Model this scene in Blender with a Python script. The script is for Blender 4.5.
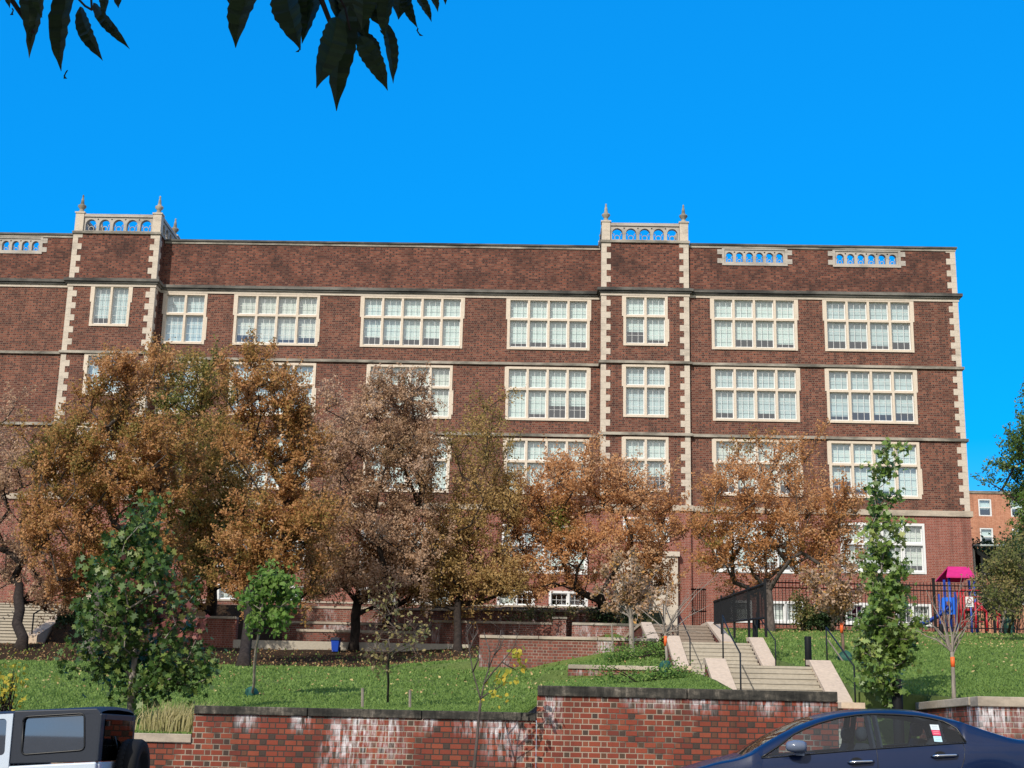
import bpy, math, random
import numpy as np
from mathutils import Vector, Matrix
from mathutils.geometry import tessellate_polygon
for o in list(bpy.data.objects): bpy.data.objects.remove(o)
scene = bpy.context.scene
COL = scene.collection
R = math.radians

# ------------------------------------------------------------------ camera
F, TH, RO, YA = 1411.0, R(14.2524), R(1.2647), R(1.2163)
FW = Vector((-math.sin(YA)*math.cos(TH), math.cos(YA)*math.cos(TH), math.sin(TH)))
R0 = Vector((math.cos(YA), math.sin(YA), 0)); U0 = R0.cross(FW)
RT = R0*math.cos(RO) + U0*math.sin(RO); UP = U0*math.cos(RO) - R0*math.sin(RO)
CAMZ = 1.6
cam = bpy.data.cameras.new("camera"); camo = bpy.data.objects.new("camera", cam); COL.objects.link(camo)
cam.sensor_width = 36; cam.lens = F*36/1024; cam.clip_end = 3000; cam.clip_start = 0.05
m = Matrix((RT, UP, -FW)).transposed().to_4x4(); m.translation = (0, 0, CAMZ)
camo.matrix_world = m
scene.camera = camo

# ------------------------------------------------------------------ world, sun, exposure
SUN_EL, SUN_AZ = 36.0, 25.0          # sun stands behind the camera, to its left
world = bpy.data.worlds.new("World"); scene.world = world; world.use_nodes = True
SKY_STRENGTH, SKY_SAT, SKY_VAL = 0.145, 1.7, 1.15
SUN_STRENGTH = 3.3
scene.view_settings.view_transform = 'Standard'; scene.view_settings.look = 'None'
scene.view_settings.exposure = 0.36; scene.view_settings.gamma = 1.0
def build_world():
    nt = world.node_tree; nt.nodes.clear()
    out = nt.nodes.new('ShaderNodeOutputWorld'); bg = nt.nodes.new('ShaderNodeBackground')
    sky = nt.nodes.new('ShaderNodeTexSky'); sky.sky_type = 'NISHITA'; sky.sun_disc = False
    sky.sun_elevation = R(SUN_EL); sky.sun_rotation = R(180+SUN_AZ)
    sky.air_density = 1.0; sky.dust_density = 0.4; sky.ozone_density = 2.5; sky.altitude = 60
    hsv = nt.nodes.new('ShaderNodeHueSaturation'); hsv.inputs['Saturation'].default_value = SKY_SAT
    hsv.inputs['Value'].default_value = SKY_VAL; hsv.inputs['Hue'].default_value = 0.49
    nt.links.new(sky.outputs[0], hsv.inputs['Color'])
    flat = nt.nodes.new('ShaderNodeMix'); flat.data_type = 'RGBA'; flat.inputs['Factor'].default_value = .58
    nt.links.new(hsv.outputs[0], flat.inputs['A']); flat.inputs['B'].default_value = (.03, 1.75, 5.7, 1)
    # broken cloud in the southern half of the sky, behind the viewer
    tc = nt.nodes.new('ShaderNodeTexCoord'); sep = nt.nodes.new('ShaderNodeSeparateXYZ')
    nt.links.new(tc.outputs['Generated'], sep.inputs[0])
    mp = nt.nodes.new('ShaderNodeMapping'); mp.inputs['Scale'].default_value = (2.2, 2.2, 6)
    nt.links.new(tc.outputs['Generated'], mp.inputs[0])
    nz = nt.nodes.new('ShaderNodeTexNoise'); nz.inputs['Scale'].default_value = 1.6; nz.inputs['Detail'].default_value = 8
    nt.links.new(mp.outputs[0], nz.inputs['Vector'])
    r1 = nt.nodes.new('ShaderNodeMapRange'); r1.inputs['From Min'].default_value = .28; r1.inputs['From Max'].default_value = .50
    nt.links.new(nz.outputs['Fac'], r1.inputs['Value'])
    r2 = nt.nodes.new('ShaderNodeMapRange'); r2.inputs['From Min'].default_value = .1; r2.inputs['From Max'].default_value = -.35
    nt.links.new(sep.outputs['Y'], r2.inputs['Value'])
    mu = nt.nodes.new('ShaderNodeMath'); mu.operation = 'MULTIPLY'
    nt.links.new(r1.outputs[0], mu.inputs[0]); nt.links.new(r2.outputs[0], mu.inputs[1])
    mx = nt.nodes.new('ShaderNodeMix'); mx.data_type = 'RGBA'
    nt.links.new(mu.outputs[0], mx.inputs['Factor']); nt.links.new(flat.outputs['Result'], mx.inputs['A'])
    mx.inputs['B'].default_value = (4.6, 4.5, 4.4, 1)
    nt.links.new(mx.outputs['Result'], bg.inputs[0]); bg.inputs[1].default_value = SKY_STRENGTH
    nt.links.new(bg.outputs[0], out.inputs[0])
build_world()
sl = bpy.data.lights.new("sun", 'SUN'); sl.energy = SUN_STRENGTH; sl.angle = R(0.5); sl.color = (1, .925, .81)
so = bpy.data.objects.new("sun", sl); COL.objects.link(so)
sd = Vector((math.sin(R(SUN_AZ))*math.cos(R(SUN_EL)), math.cos(R(SUN_AZ))*math.cos(R(SUN_EL)), -math.sin(R(SUN_EL))))
so.rotation_euler = sd.to_track_quat('-Z', 'Y').to_euler()

# ------------------------------------------------------------------ helpers
def at(px, py, Y):
    """world X, Z of the photograph's pixel on the plane at depth Y"""
    d = FW*F + RT*(px-512) - UP*(py-384); t = Y/d.y
    return d.x*t, CAMZ + d.z*t

class MB:
    """collects shapes, links them as one mesh object"""
    def __init__(s): s.v = []; s.f = []; s.sm = []
    def add(s, vs, fs, smooth=False):
        n = len(s.v); s.v += [tuple(p) for p in vs]
        s.f += [tuple(i+n for i in f) for f in fs]; s.sm += [smooth]*len(fs)
    def box(s, x0, x1, y0, y1, z0, z1):
        s.add([(x0,y0,z0),(x1,y0,z0),(x1,y1,z0),(x0,y1,z0),(x0,y0,z1),(x1,y0,z1),(x1,y1,z1),(x0,y1,z1)],
              [(0,3,2,1),(4,5,6,7),(0,1,5,4),(1,2,6,5),(2,3,7,6),(3,0,4,7)])
    def quad(s, a, b, c, d): s.add([a,b,c,d], [(0,1,2,3)])
    def tube(s, pts, rad, n=6, cap=True, smooth=True):
        pts = [Vector(p) for p in pts]
        if not hasattr(rad, '__len__'): rad = [rad]*len(pts)
        vs = []; prev = None
        for i, p in enumerate(pts):
            t = (pts[min(i+1, len(pts)-1)] - pts[max(i-1, 0)])
            t = t.normalized() if t.length > 1e-9 else Vector((0,0,1))
            if prev is None: a = t.orthogonal().normalized()
            else:
                a = prev - t*prev.dot(t); a = a.normalized() if a.length > 1e-6 else t.orthogonal().normalized()
            prev = a; b = t.cross(a)
            for k in range(n):
                an = 2*math.pi*k/n; vs.append(p + (a*math.cos(an) + b*math.sin(an))*rad[i])
        fs = []
        for i in range(len(pts)-1):
            for k in range(n):
                fs.append((i*n+k, i*n+(k+1)%n, (i+1)*n+(k+1)%n, (i+1)*n+k))
        if cap: fs.append(tuple(range(n-1,-1,-1))); fs.append(tuple((len(pts)-1)*n+k for k in range(n)))
        s.add(vs, fs, smooth)
    def lathe(s, x, y, prof, n=12, smooth=True):
        vs = [(x+r*math.cos(2*math.pi*k/n), y+r*math.sin(2*math.pi*k/n), z) for r, z in prof for k in range(n)]
        fs = [(i*n+k, i*n+(k+1)%n, (i+1)*n+(k+1)%n, (i+1)*n+k) for i in range(len(prof)-1) for k in range(n)]
        fs.append(tuple(range(n-1,-1,-1))); fs.append(tuple((len(prof)-1)*n+k for k in range(n)))
        s.add(vs, fs, smooth)
    def prism_y(s, outer, holes, y0, y1):
        """polygon with holes drawn in X-Z, extruded from y0 to y1"""
        loops = [outer] + list(holes)
        tri = tessellate_polygon([[Vector((a, b, 0)) for a, b in l] for l in loops])
        flat = [p for l in loops for p in l]; n = len(flat)
        vs = [(a, y0, b) for a, b in flat] + [(a, y1, b) for a, b in flat]
        fs = [tuple(t) for t in tri] + [tuple(i+n for i in reversed(t)) for t in tri]
        k = 0
        for l in loops:
            L = len(l)
            for i in range(L):
                j = (i+1) % L; fs.append((k+i, k+j, k+j+n, k+i+n))
            k += L
        s.add(vs, fs)
    def prism_x(s, outer, x0, x1, holes=()):
        n = len(s.v); s.prism_y(outer, holes, x0, x1)
        for i in range(n, len(s.v)):
            a, b, c = s.v[i]; s.v[i] = (b, a, c)
    def build(s, name, mat, parent=None, fix=True, loc=None):
        me = bpy.data.meshes.new(name); me.from_pydata(s.v, [], s.f); me.update()
        if fix:
            import bmesh
            bm = bmesh.new(); bm.from_mesh(me); bmesh.ops.recalc_face_normals(bm, faces=bm.faces); bm.to_mesh(me); bm.free()
        if any(s.sm): me.polygons.foreach_set('use_smooth', s.sm)
        me.materials.append(mat)
        o = bpy.data.objects.new(name, me); COL.objects.link(o)
        if parent: adopt(o, parent)
        return o
def adopt(o, parent):
    o.parent = parent; o.matrix_parent_inverse = world_mat(parent).inverted()
def world_mat(o):
    m = Matrix.Translation(o.location)
    return m if o.parent is None else Matrix.Identity(4)
def tag(o, label=None, cat=None, group=None, kind=None):
    if label: o['label'] = label
    if cat: o['category'] = cat
    if group: o['group'] = group
    if kind: o['kind'] = kind
    return o
def empty(name, loc, label, cat, group=None):
    o = bpy.data.objects.new(name, None); o.empty_display_size = .3; COL.objects.link(o); o.location = loc
    return tag(o, label, cat, group)

# ------------------------------------------------------------------ materials
class NT:
    def __init__(s, name):
        s.m = bpy.data.materials.new(name); s.m.use_nodes = True; s.t = s.m.node_tree; s.t.nodes.clear()
        s.out = s.t.nodes.new('ShaderNodeOutputMaterial')
    def n(s, typ, **kw):
        nd = s.t.nodes.new(typ)
        for k, v in kw.items(): setattr(nd, k, v)
        return nd
    def set(s, sock, v):
        if isinstance(v, bpy.types.NodeSocket): s.t.links.new(v, sock)
        elif hasattr(v, '__len__') and len(v) == 3 and sock.type == 'RGBA': sock.default_value = (*v, 1)
        else: sock.default_value = v
    def math(s, op, a, b=None, c=None, clamp=False):
        nd = s.n('ShaderNodeMath', operation=op, use_clamp=clamp); s.set(nd.inputs[0], a)
        if b is not None: s.set(nd.inputs[1], b)
        if c is not None: s.set(nd.inputs[2], c)
        return nd.outputs[0]
    def mix(s, f, a, b, blend='MIX'):
        nd = s.n('ShaderNodeMix', data_type='RGBA', blend_type=blend, clamp_factor=True)
        s.set(nd.inputs['Factor'], f); s.set(nd.inputs['A'], a); s.set(nd.inputs['B'], b); return nd.outputs['Result']
    def pos(s): return s.n('ShaderNodeNewGeometry').outputs['Position']
    def noise(s, scale, detail=4, vec=None, rough=.55, dist=0, out='Fac', d3=None):
        nd = s.n('ShaderNodeTexNoise'); s.set(nd.inputs['Vector'], vec if vec is not None else s.pos())
        nd.inputs['Scale'].default_value = scale; nd.inputs['Detail'].default_value = detail
        nd.inputs['Roughness'].default_value = rough; nd.inputs['Distortion'].default_value = dist
        return nd.outputs[out]
    def scaled(s, v, sc):
        nd = s.n('ShaderNodeVectorMath', operation='MULTIPLY'); s.set(nd.inputs[0], v); nd.inputs[1].default_value = sc; return nd.outputs[0]
    def rng(s, v, a, b, c=0, d=1):
        nd = s.n('ShaderNodeMapRange'); s.set(nd.inputs['Value'], v)
        for k, x in zip(('From Min','From Max','To Min','To Max'), (a,b,c,d)): nd.inputs[k].default_value = x
        return nd.outputs[0]
    def ramp(s, f, stops, interp='LINEAR'):
        nd = s.n('ShaderNodeValToRGB'); cr = nd.color_ramp; cr.interpolation = interp
        while len(cr.elements) > 1: cr.elements.remove(cr.elements[-1])
        cr.elements[0].position = stops[0][0]; cr.elements[0].color = (*stops[0][1], 1)
        for p, c in stops[1:]:
            e = cr.elements.new(p); e.color = (*c, 1)
        s.set(nd.inputs[0], f); return nd.outputs[0]
    def bsdf(s, col, rough=.8, metal=0, spec=.3, normal=None, coat=0, **kw):
        nd = s.n('ShaderNodeBsdfPrincipled'); s.set(nd.inputs['Base Color'], col); s.set(nd.inputs['Roughness'], rough)
        nd.inputs['Metallic'].default_value = metal; nd.inputs['Specular IOR Level'].default_value = spec
        nd.inputs['Coat Weight'].default_value = coat; nd.inputs['Coat Roughness'].default_value = .04
        if normal is not None: s.set(nd.inputs['Normal'], normal)
        return nd.outputs[0]
    def bump(s, h, strength=.4, dist=.02):
        nd = s.n('ShaderNodeBump'); s.set(nd.inputs['Height'], h); nd.inputs['Strength'].default_value = strength
        nd.inputs['Distance'].default_value = dist; return nd.outputs[0]
    def done(s, sh): s.t.links.new(sh, s.out.inputs[0]); return s.m

def mat_plain(name, col, rough=.7, metal=0, spec=.3, var=.12, scale=3., coat=0):
    t = NT(name); nz = t.noise(scale, 5)
    lo = tuple(c*(1-var) for c in col); hi = tuple(min(1, c*(1+var)) for c in col)
    c = t.ramp(nz, [(.3, lo), (.7, hi)])
    return t.done(t.bsdf(c, rough, metal, spec, coat=coat))

def mat_stone(name, col, stain=.5, scale=1.2, stain_col=(.05,.047,.04)):
    t = NT(name); p = t.pos()
    n1 = t.noise(scale, 8, t.scaled(p, (.6, .6, 1.6)), .65)
    n2 = t.noise(14, 5, p)
    base = t.mix(t.rng(n2, .3, .7), tuple(c*.86 for c in col), tuple(min(1, c*1.08) for c in col))
    f = t.rng(n1, .62-.3*stain, .78-.2*stain)
    c = t.mix(t.math('MULTIPLY', f, stain), base, stain_col)
    return t.done(t.bsdf(c, .85, 0, .2, t.bump(n2, .3, .01)))

def mat_brick(name, L, Hd, H, mort, cols, heads, mortar, eff=0.0, dark=.25, zone=1.0, eff_top=None, eff_d=1.0, patches=(), dark_joint=0.0, contrast=1.0):
    """Flemish bond: a stretcher L and a header Hd in turn, course height H"""
    t = NT(name); p = t.pos(); sp = t.n('ShaderNodeSeparateXYZ'); t.set(sp.inputs[0], p)
    u = t.math('ADD', sp.outputs[0], sp.outputs[1]); v = sp.outputs[2]
    u = t.math('ADD', u, 500.0); v = t.math('ADD', v, 50.0)
    P = L+Hd
    vr = t.math('DIVIDE', v, H); row = t.math('FLOOR', vr); fv = t.math('MULTIPLY', t.math('FRACT', vr), H)
    par = t.math('MULTIPLY', t.math('MODULO', row, 2.0), .5)
    wn0 = t.n('ShaderNodeTexWhiteNoise', noise_dimensions='1D'); t.set(wn0.inputs['W'], row)
    jit = t.math('MULTIPLY', wn0.outputs[0], .06)
    ur = t.math('ADD', t.math('ADD', t.math('DIVIDE', u, P), par), jit); cell = t.math('FLOOR', ur)
    fu = t.math('MULTIPLY', t.math('FRACT', ur), P)
    ish = t.math('GREATER_THAN', fu, L)
    d1 = t.math('MINIMUM', t.math('MINIMUM', fu, t.math('ABSOLUTE', t.math('SUBTRACT', fu, L))), t.math('SUBTRACT', P, fu))
    dv = t.math('MINIMUM', fv, t.math('SUBTRACT', H, fv))
    d = t.math('MINIMUM', d1, dv)
    mk = t.rng(d, mort*.35, mort*.75, 1, 0)
    cb = t.n('ShaderNodeCombineXYZ'); t.set(cb.inputs[0], t.math('ADD', t.math('MULTIPLY', cell, 2.0), ish)); t.set(cb.inputs[1], row)
    wn = t.n('ShaderNodeTexWhiteNoise', noise_dimensions='3D'); t.set(wn.inputs['Vector'], cb.outputs[0]); rnd = wn.outputs['Value']
    cs = t.ramp(rnd, [(i/len(cols), c) for i, c in enumerate(cols)], 'CONSTANT')
    ch = t.ramp(rnd, [(i/len(heads), c) for i, c in enumerate(heads)], 'CONSTANT')
    col = t.mix(ish, cs, ch)
    big = t.noise(.35*zone, 6, t.scaled(p, (1,1,1.3)), .6)
    fine = t.noise(60, 3, p)
    col = t.mix(t.rng(fine, .35, .7, 0, .35), col, (.09,.05,.04))
    mcol = t.mix(t.rng(t.noise(.8, 4), .42, .52, 0, dark_joint), mortar, (.05,.045,.04))
    col = t.mix(mk, col, mcol)
    col = t.mix(t.rng(big, .48, .72, 0, dark), col, (.035,.022,.02))
    streak = t.noise(2.2, 5, t.scaled(p, (1,1,.10)), .65)
    col = t.mix(t.rng(streak, .5, .72, 0, .38), col, (.03,.02,.018))
    if eff > 0:
        e1 = t.noise(.85, 5, t.scaled(p, (1,1,.22)), .7); e2 = t.noise(15, 4, t.scaled(p, (1.6,1.6,.28)))
        e = t.math('MULTIPLY', t.rng(e1, .535, .63), t.rng(e2, .38, .56))
        if eff_top is not None:
            g = t.rng(sp.outputs[2], eff_top-eff_d, eff_top-eff_d*.15); e = t.math('MULTIPLY', e, g)
        for xc, hw, dep in patches:
            wob = t.math('MULTIPLY', t.math('SUBTRACT', t.noise(2.5, 4, t.scaled(p, (1,1,.5))), .5), hw*1.6)
            px_ = t.rng(t.math('ABSOLUTE', t.math('SUBTRACT', t.math('ADD', sp.outputs[0], wob), xc)), hw*.25, hw, 1, 0)
            pz_ = t.rng(sp.outputs[2], eff_top-dep, eff_top-dep*.35)
            e = t.math('MAXIMUM', e, t.math('MULTIPLY', t.math('MULTIPLY', px_, t.math('MULTIPLY', pz_, t.rng(t.noise(6, 4), .36, .58, .25, 1))), t.rng(e2, .40, .60)))
        e = t.math('MULTIPLY', e, t.rng(t.math('ADD', mk, rnd), .15, .6, .55, 1))
        col = t.mix(t.math('MULTIPLY', e, eff), col, (.66,.65,.68))
    h = t.math('SUBTRACT', 1.0, mk)
    return t.done(t.bsdf(col, .88, 0, .2, t.bump(h, .6, .012)))

def mat_leaf(name, stops, trans=.45, rough=.6, spec=.25):
    t = NT(name); a = t.n('ShaderNodeAttribute', attribute_name='tint')
    c = t.ramp(a.outputs['Fac'], stops)
    d = t.bsdf(c, rough, 0, spec); tr = t.n('ShaderNodeBsdfTranslucent'); t.set(tr.inputs[0], c)
    mx = t.n('ShaderNodeMixShader'); mx.inputs[0].default_value = trans
    t.t.links.new(d, mx.inputs[1]); t.t.links.new(tr.outputs[0], mx.inputs[2])
    return t.done(mx.outputs[0])

def mat_glass(name, tint, refl=1.0, base=.05):
    t = NT(name); tr = t.n('ShaderNodeBsdfTransparent'); t.set(tr.inputs[0], tint)
    gl = t.n('ShaderNodeBsdfGlossy'); gl.inputs['Roughness'].default_value = .02; t.set(gl.inputs[0], (.95,.97,1))
    ge = t.n('ShaderNodeNewGeometry'); dp = t.n('ShaderNodeVectorMath', operation='DOT_PRODUCT')
    t.set(dp.inputs[0], ge.outputs['Normal']); t.set(dp.inputs[1], ge.outputs['Incoming'])
    sch = t.math('POWER', t.math('SUBTRACT', 1.0, t.math('ABSOLUTE', dp.outputs['Value']), clamp=True), 5.0)
    f = t.math('MULTIPLY_ADD', t.math('MULTIPLY_ADD', sch, .96, .04), refl, base, clamp=True)
    mx = t.n('ShaderNodeMixShader'); t.set(mx.inputs[0], f)
    t.t.links.new(tr.outputs[0], mx.inputs[1]); t.t.links.new(gl.outputs[0], mx.inputs[2])
    return t.done(mx.outputs[0])

def mat_bark(name, col, col2, sc=9):
    t = NT(name); p = t.pos(); n = t.noise(sc, 6, t.scaled(p, (1,1,.25)), .65)
    c = t.ramp(n, [(.3, col2), (.65, col)])
    return t.done(t.bsdf(c, .9, 0, .15, t.bump(n, .7, .02)))

brown = [(.165,.052,.035),(.115,.034,.025),(.25,.092,.06),(.155,.050,.034),(.08,.026,.022),(.225,.072,.045),(.135,.047,.034)]
brownh = [(.07,.028,.025),(.15,.06,.042),(.05,.024,.022),(.19,.08,.055)]
M = {}
M['brick_upper'] = mat_brick('brick_upper', .235, .115, .105, .017, brown, brownh, (.24,.165,.125), 0, .4, 2.0, contrast=1)
M['brick_parapet'] = mat_brick('brick_parapet', .235, .115, .105, .015, brown, brownh, (.17,.115,.09), 0, .75, 1.6)
M['brick_base'] = mat_brick('brick_base', .235, .115, .088, .014,
    [(.30,.085,.06),(.26,.07,.05),(.34,.11,.08),(.28,.08,.058)], [(.24,.07,.05),(.30,.09,.06)], (.34,.25,.21), 0, .15)
reds = [(.24,.052,.030),(.19,.042,.027),(.28,.070,.038),(.225,.048,.030),(.16,.038,.027),(.26,.060,.034)]
headsm = [(.075,.05,.036),(.20,.055,.035),(.13,.058,.036),(.055,.042,.036),(.23,.07,.04),(.15,.045,.032)]
def street_brick(nm, top, d, pt=()): return mat_brick(nm, .185, .093, .0825, .0135, reds, headsm, (.34,.28,.22), 1.0, .3, 2, top, d, pt, 1.0)
M['brick_street'] = street_brick('brick_street', 2.25, .5)
M['brick_street_low'] = street_brick('brick_street_low', 1.98, .35, [(at(x,740,22)[0], w/66, d) for x, w, d in ((352,34,1.35),(388,20,.8),(300,12,.35),(240,9,.3),(468,16,.35),(505,28,.75),(430,10,.3))])
M['brick_street_high'] = street_brick('brick_street_high', 2.36, .25, [(at(x,720,22)[0], w/66, d) for x, w, d in ((553,13,.7),(640,9,.3),(668,10,.3),(703,24,.35),(768,13,.35),(803,16,.38),(828,10,.3))])
M['brick_garden'] = mat_brick('brick_garden', .185, .093, .0825, .0135,
    [(.24,.075,.055),(.20,.065,.05),(.28,.09,.065),(.22,.07,.05)], [(.15,.06,.05),(.22,.08,.06)], (.36,.29,.24), .75, .45, 2, None, 1.0, (), .6)
M['brick_orange'] = mat_brick('brick_orange', .235, .115, .088, .014,
    [(.55,.22,.12),(.50,.19,.10),(.60,.26,.15)], [(.45,.17,.10),(.55,.22,.13)], (.5,.34,.25), 0, .12)
M['stone'] = mat_stone('stone', (.56,.49,.41), .35)
M['stone_grey'] = mat_stone('stone_grey', (.44,.40,.36), .5)
M['stone_frame'] = mat_stone('stone_frame', (.64,.55,.45), .15)
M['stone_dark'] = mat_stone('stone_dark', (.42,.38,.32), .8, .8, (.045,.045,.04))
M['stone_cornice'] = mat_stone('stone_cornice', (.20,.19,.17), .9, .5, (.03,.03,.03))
def mat_coping():
    t = NT('coping_street'); p = t.pos(); a = t.noise(1.6, 8, t.scaled(p, (1,1,2.5)), .72); b = t.noise(9, 6, t.scaled(p, (1.5,1,.35)), .7); c = t.noise(45, 4)
    f = t.math('ADD', t.math('MULTIPLY', a, .62), t.math('MULTIPLY', b, .38))
    col = t.ramp(f, [(.40,(.016,.016,.015)),(.50,(.045,.043,.038)),(.56,(.10,.09,.075)),(.64,(.27,.24,.20))])
    col = t.mix(t.rng(c, .4, .7, 0, .4), col, (.03,.03,.027))
    return t.done(t.bsdf(col, .9, 0, .2, t.bump(b, .5, .01)))
M['coping_street'] = mat_coping()
M['coping_light'] = mat_stone('coping_light', (.47,.40,.32), .6, 1.1, (.10,.09,.08))
M['concrete'] = mat_stone('concrete', (.42,.375,.305), .3, 1.4, (.2,.18,.14))
M['concrete_pink'] = mat_stone('concrete_pink', (.57,.45,.34), .3, 2.2, (.25,.20,.17))
M['sash'] = mat_plain('sash', (.70,.71,.71), .5, var=.04)
M['blind'] = mat_plain('blind', (.70,.78,.77), .8, var=.06, scale=1.2)
M['pane'] = mat_glass('pane', (.88,.94,.93), 1.5, .14)
M['blind_cream'] = mat_plain('blind_cream', (.70,.71,.66), .8, var=.08, scale=1.2)
M['blind_grey'] = mat_plain('blind_grey', (.55,.64,.67), .8, var=.08, scale=1.2)
M['room'] = mat_plain('room', (.25,.24,.24), .9)
M['roofing'] = mat_plain('roofing', (.25,.24,.23), .9)
M['black_iron'] = mat_plain('black_iron', (.008,.009,.011), .6, 0, .2)
M['rail_blue'] = mat_plain('rail_blue', (.012,.016,.022), .6, 0, .2)
M['bark'] = mat_bark('bark', (.045,.035,.03), (.014,.011,.010))
M['concrete_shaded'] = mat_stone('concrete_shaded', (.26,.21,.17), .5, 1.4, (.09,.06,.045))  # third flight: shade and brown leaf litter put into the concrete colour
M['bark_grey'] = mat_bark('bark_grey', (.12,.10,.09), (.04,.035,.03))
M['bark_pale'] = mat_bark('bark_pale', (.33,.285,.245), (.15,.13,.11), 14)
M['twig_red'] = mat_bark('twig_red', (.20,.13,.10), (.09,.06,.05), 14)

def mat_ground():
    t = NT('lawn'); p = t.pos(); sp = t.n('ShaderNodeSeparateXYZ'); t.set(sp.inputs[0], p)
    n1 = t.noise(.5, 5); n2 = t.noise(9, 6, rough=.7); n3 = t.noise(55, 3, rough=.8)
    g = t.mix(t.rng(n2, .3, .7), (.11,.165,.04), (.19,.255,.075))
    g = t.mix(t.rng(n1, .35, .65, 0, .5), g, (.16,.19,.065))
    g = t.mix(t.rng(n3, .45, .75, 0, .55), g, (.075,.12,.028))
    # leaf litter under the big trees, left of the stairs; their shade darkens its colour
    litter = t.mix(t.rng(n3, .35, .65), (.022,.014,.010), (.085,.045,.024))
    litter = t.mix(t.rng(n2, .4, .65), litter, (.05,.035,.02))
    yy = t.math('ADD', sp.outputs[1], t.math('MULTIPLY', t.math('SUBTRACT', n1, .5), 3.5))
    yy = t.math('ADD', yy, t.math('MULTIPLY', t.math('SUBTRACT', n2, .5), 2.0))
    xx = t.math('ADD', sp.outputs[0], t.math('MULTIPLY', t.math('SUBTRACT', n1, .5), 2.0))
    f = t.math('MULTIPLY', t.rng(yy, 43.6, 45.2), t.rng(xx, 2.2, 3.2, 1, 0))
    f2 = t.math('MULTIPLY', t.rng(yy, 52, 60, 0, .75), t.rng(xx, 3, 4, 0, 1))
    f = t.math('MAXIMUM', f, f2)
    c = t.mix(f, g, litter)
    return t.done(t.bsdf(c, .95, 0, .1, t.bump(t.math('ADD', n2, n3), .9, .05)))
M['lawn'] = mat_ground()
def mat_asphalt():
    t = NT('asphalt'); n = t.noise(90, 4); n2 = t.noise(.6, 5)
    c = t.mix(t.rng(n, .3, .7), (.035,.035,.037), (.075,.075,.076)); c = t.mix(t.rng(n2, .4, .7, 0, .4), c, (.05,.048,.045))
    return t.done(t.bsdf(c, .9, 0, .25, t.bump(n, .5, .01)))
M['asphalt'] = mat_asphalt()

# ------------------------------------------------------------------ terrain heights
YK = [22,25.42,25.5,27.3,33.4,33.6,36,39.9,40.2,44,48,56,58,60,60.4,62,74,76,90,400]
COLS = [
 (-300,[1.5,1.9,1.9,2.1,2.7,2.72,2.95,3.3,3.32,3.6,3.95,4.95,5.05,5.2,5.5,7.2,7.4,7.4,7.4,7.4]),
 (-5.25,[1.52,1.95,1.95,2.12,2.72,2.75,3.0,3.42,3.45,3.68,4.0,4.95,5.05,5.2,5.6,7.2,7.6,7.6,7.6,7.6]),
 (-5.1,[1.95,2.1,2.1,2.2,2.78,2.8,3.05,3.45,3.48,3.7,4.0,4.95,5.05,5.2,5.7,7.3,7.6,7.6,7.6,7.6]),
 (-0.2,[1.98,2.15,2.15,2.25,2.85,2.87,3.15,3.52,3.9,4.2,4.6,5.4,5.5,5.6,6.4,7.3,7.6,7.6,7.6,7.6]),
 (0.3,[2.36,2.55,2.55,2.6,2.95,3.25,3.4,3.58,4.2,4.5,4.9,5.5,5.6,5.7,6.4,7.3,7.6,7.6,7.6,7.6]),
 (2.0,[2.37,2.62,2.62,2.72,3.12,3.3,3.55,3.95,4.3,4.6,5.0,5.6,5.7,5.8,6.45,7.3,7.6,7.6,7.6,7.6]),
 (3.15,[2.37,2.75,2.75,2.92,3.25,3.32,3.75,4.1,4.35,4.7,5.0,5.8,5.9,6.0,6.5,7.3,7.6,7.6,7.6,7.6]),
 (3.45,[0.9,0.95,2.1,2.1,2.8,2.8,2.9,3.7,3.7,3.9,4.6,5.6,5.9,6.0,6.5,7.3,7.6,7.6,7.6,7.6]),
 (5.35,[0.9,0.95,2.1,2.1,2.8,2.8,2.9,3.7,3.7,3.9,4.6,5.6,5.9,6.3,6.5,7.3,7.6,7.6,7.6,7.6]),
 (5.68,[0.9,0.95,2.55,2.85,3.55,3.57,3.8,4.3,4.33,4.8,5.2,6.0,6.2,6.4,6.42,6.55,7.5,7.6,7.6,7.6]),
 (6.76,[0.9,0.95,2.55,2.85,3.55,3.57,3.8,4.3,4.33,4.8,5.2,6.0,6.2,6.4,6.42,6.55,7.5,7.6,7.6,7.6]),
 (6.86,[2.36,2.55,2.55,2.85,3.55,3.57,3.8,4.3,4.33,4.8,5.2,6.0,6.2,6.4,6.42,6.55,7.5,7.6,7.6,7.6]),
 (12,[2.37,2.62,2.62,2.82,3.5,3.52,3.79,4.24,4.28,4.7,5.15,6.0,6.23,6.42,6.45,6.6,7.6,7.7,7.8,7.8]),
 (300,[2.37,2.62,2.62,2.82,3.5,3.52,3.79,4.24,4.28,4.7,5.15,6.0,6.23,6.42,6.45,6.6,7.6,7.7,7.8,7.8]),
]
def _stairpit(x, low):
    ref = [c for c in COLS if c[0] == -5.25][0][1]; v = list(ref)
    if low:
        for k, y in enumerate(YK):
            if 58 <= y <= 62: v[k] = {58: 4.9, 60: 4.9, 60.4: 4.95, 62: 5.3}[y]
    return (x, v)
COLS[1:1] = [_stairpit(-34.6, 0), _stairpit(-34.5, 1), _stairpit(-20.9, 1), _stairpit(-20.7, 0)]
CX = np.array([c[0] for c in COLS]); CZ = np.array([c[1] for c in COLS])
def gz(x, y):
    x = np.atleast_1d(np.asarray(x, float)); y = np.atleast_1d(np.asarray(y, float))
    prof = np.stack([np.interp(y, YK, c) for c in CZ])
    i = np.clip(np.searchsorted(CX, x)-1, 0, len(CX)-2); f = (x-CX[i])/(CX[i+1]-CX[i])
    k = np.arange(len(x)); return prof[i, k]*(1-f) + prof[i+1, k]*f
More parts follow.
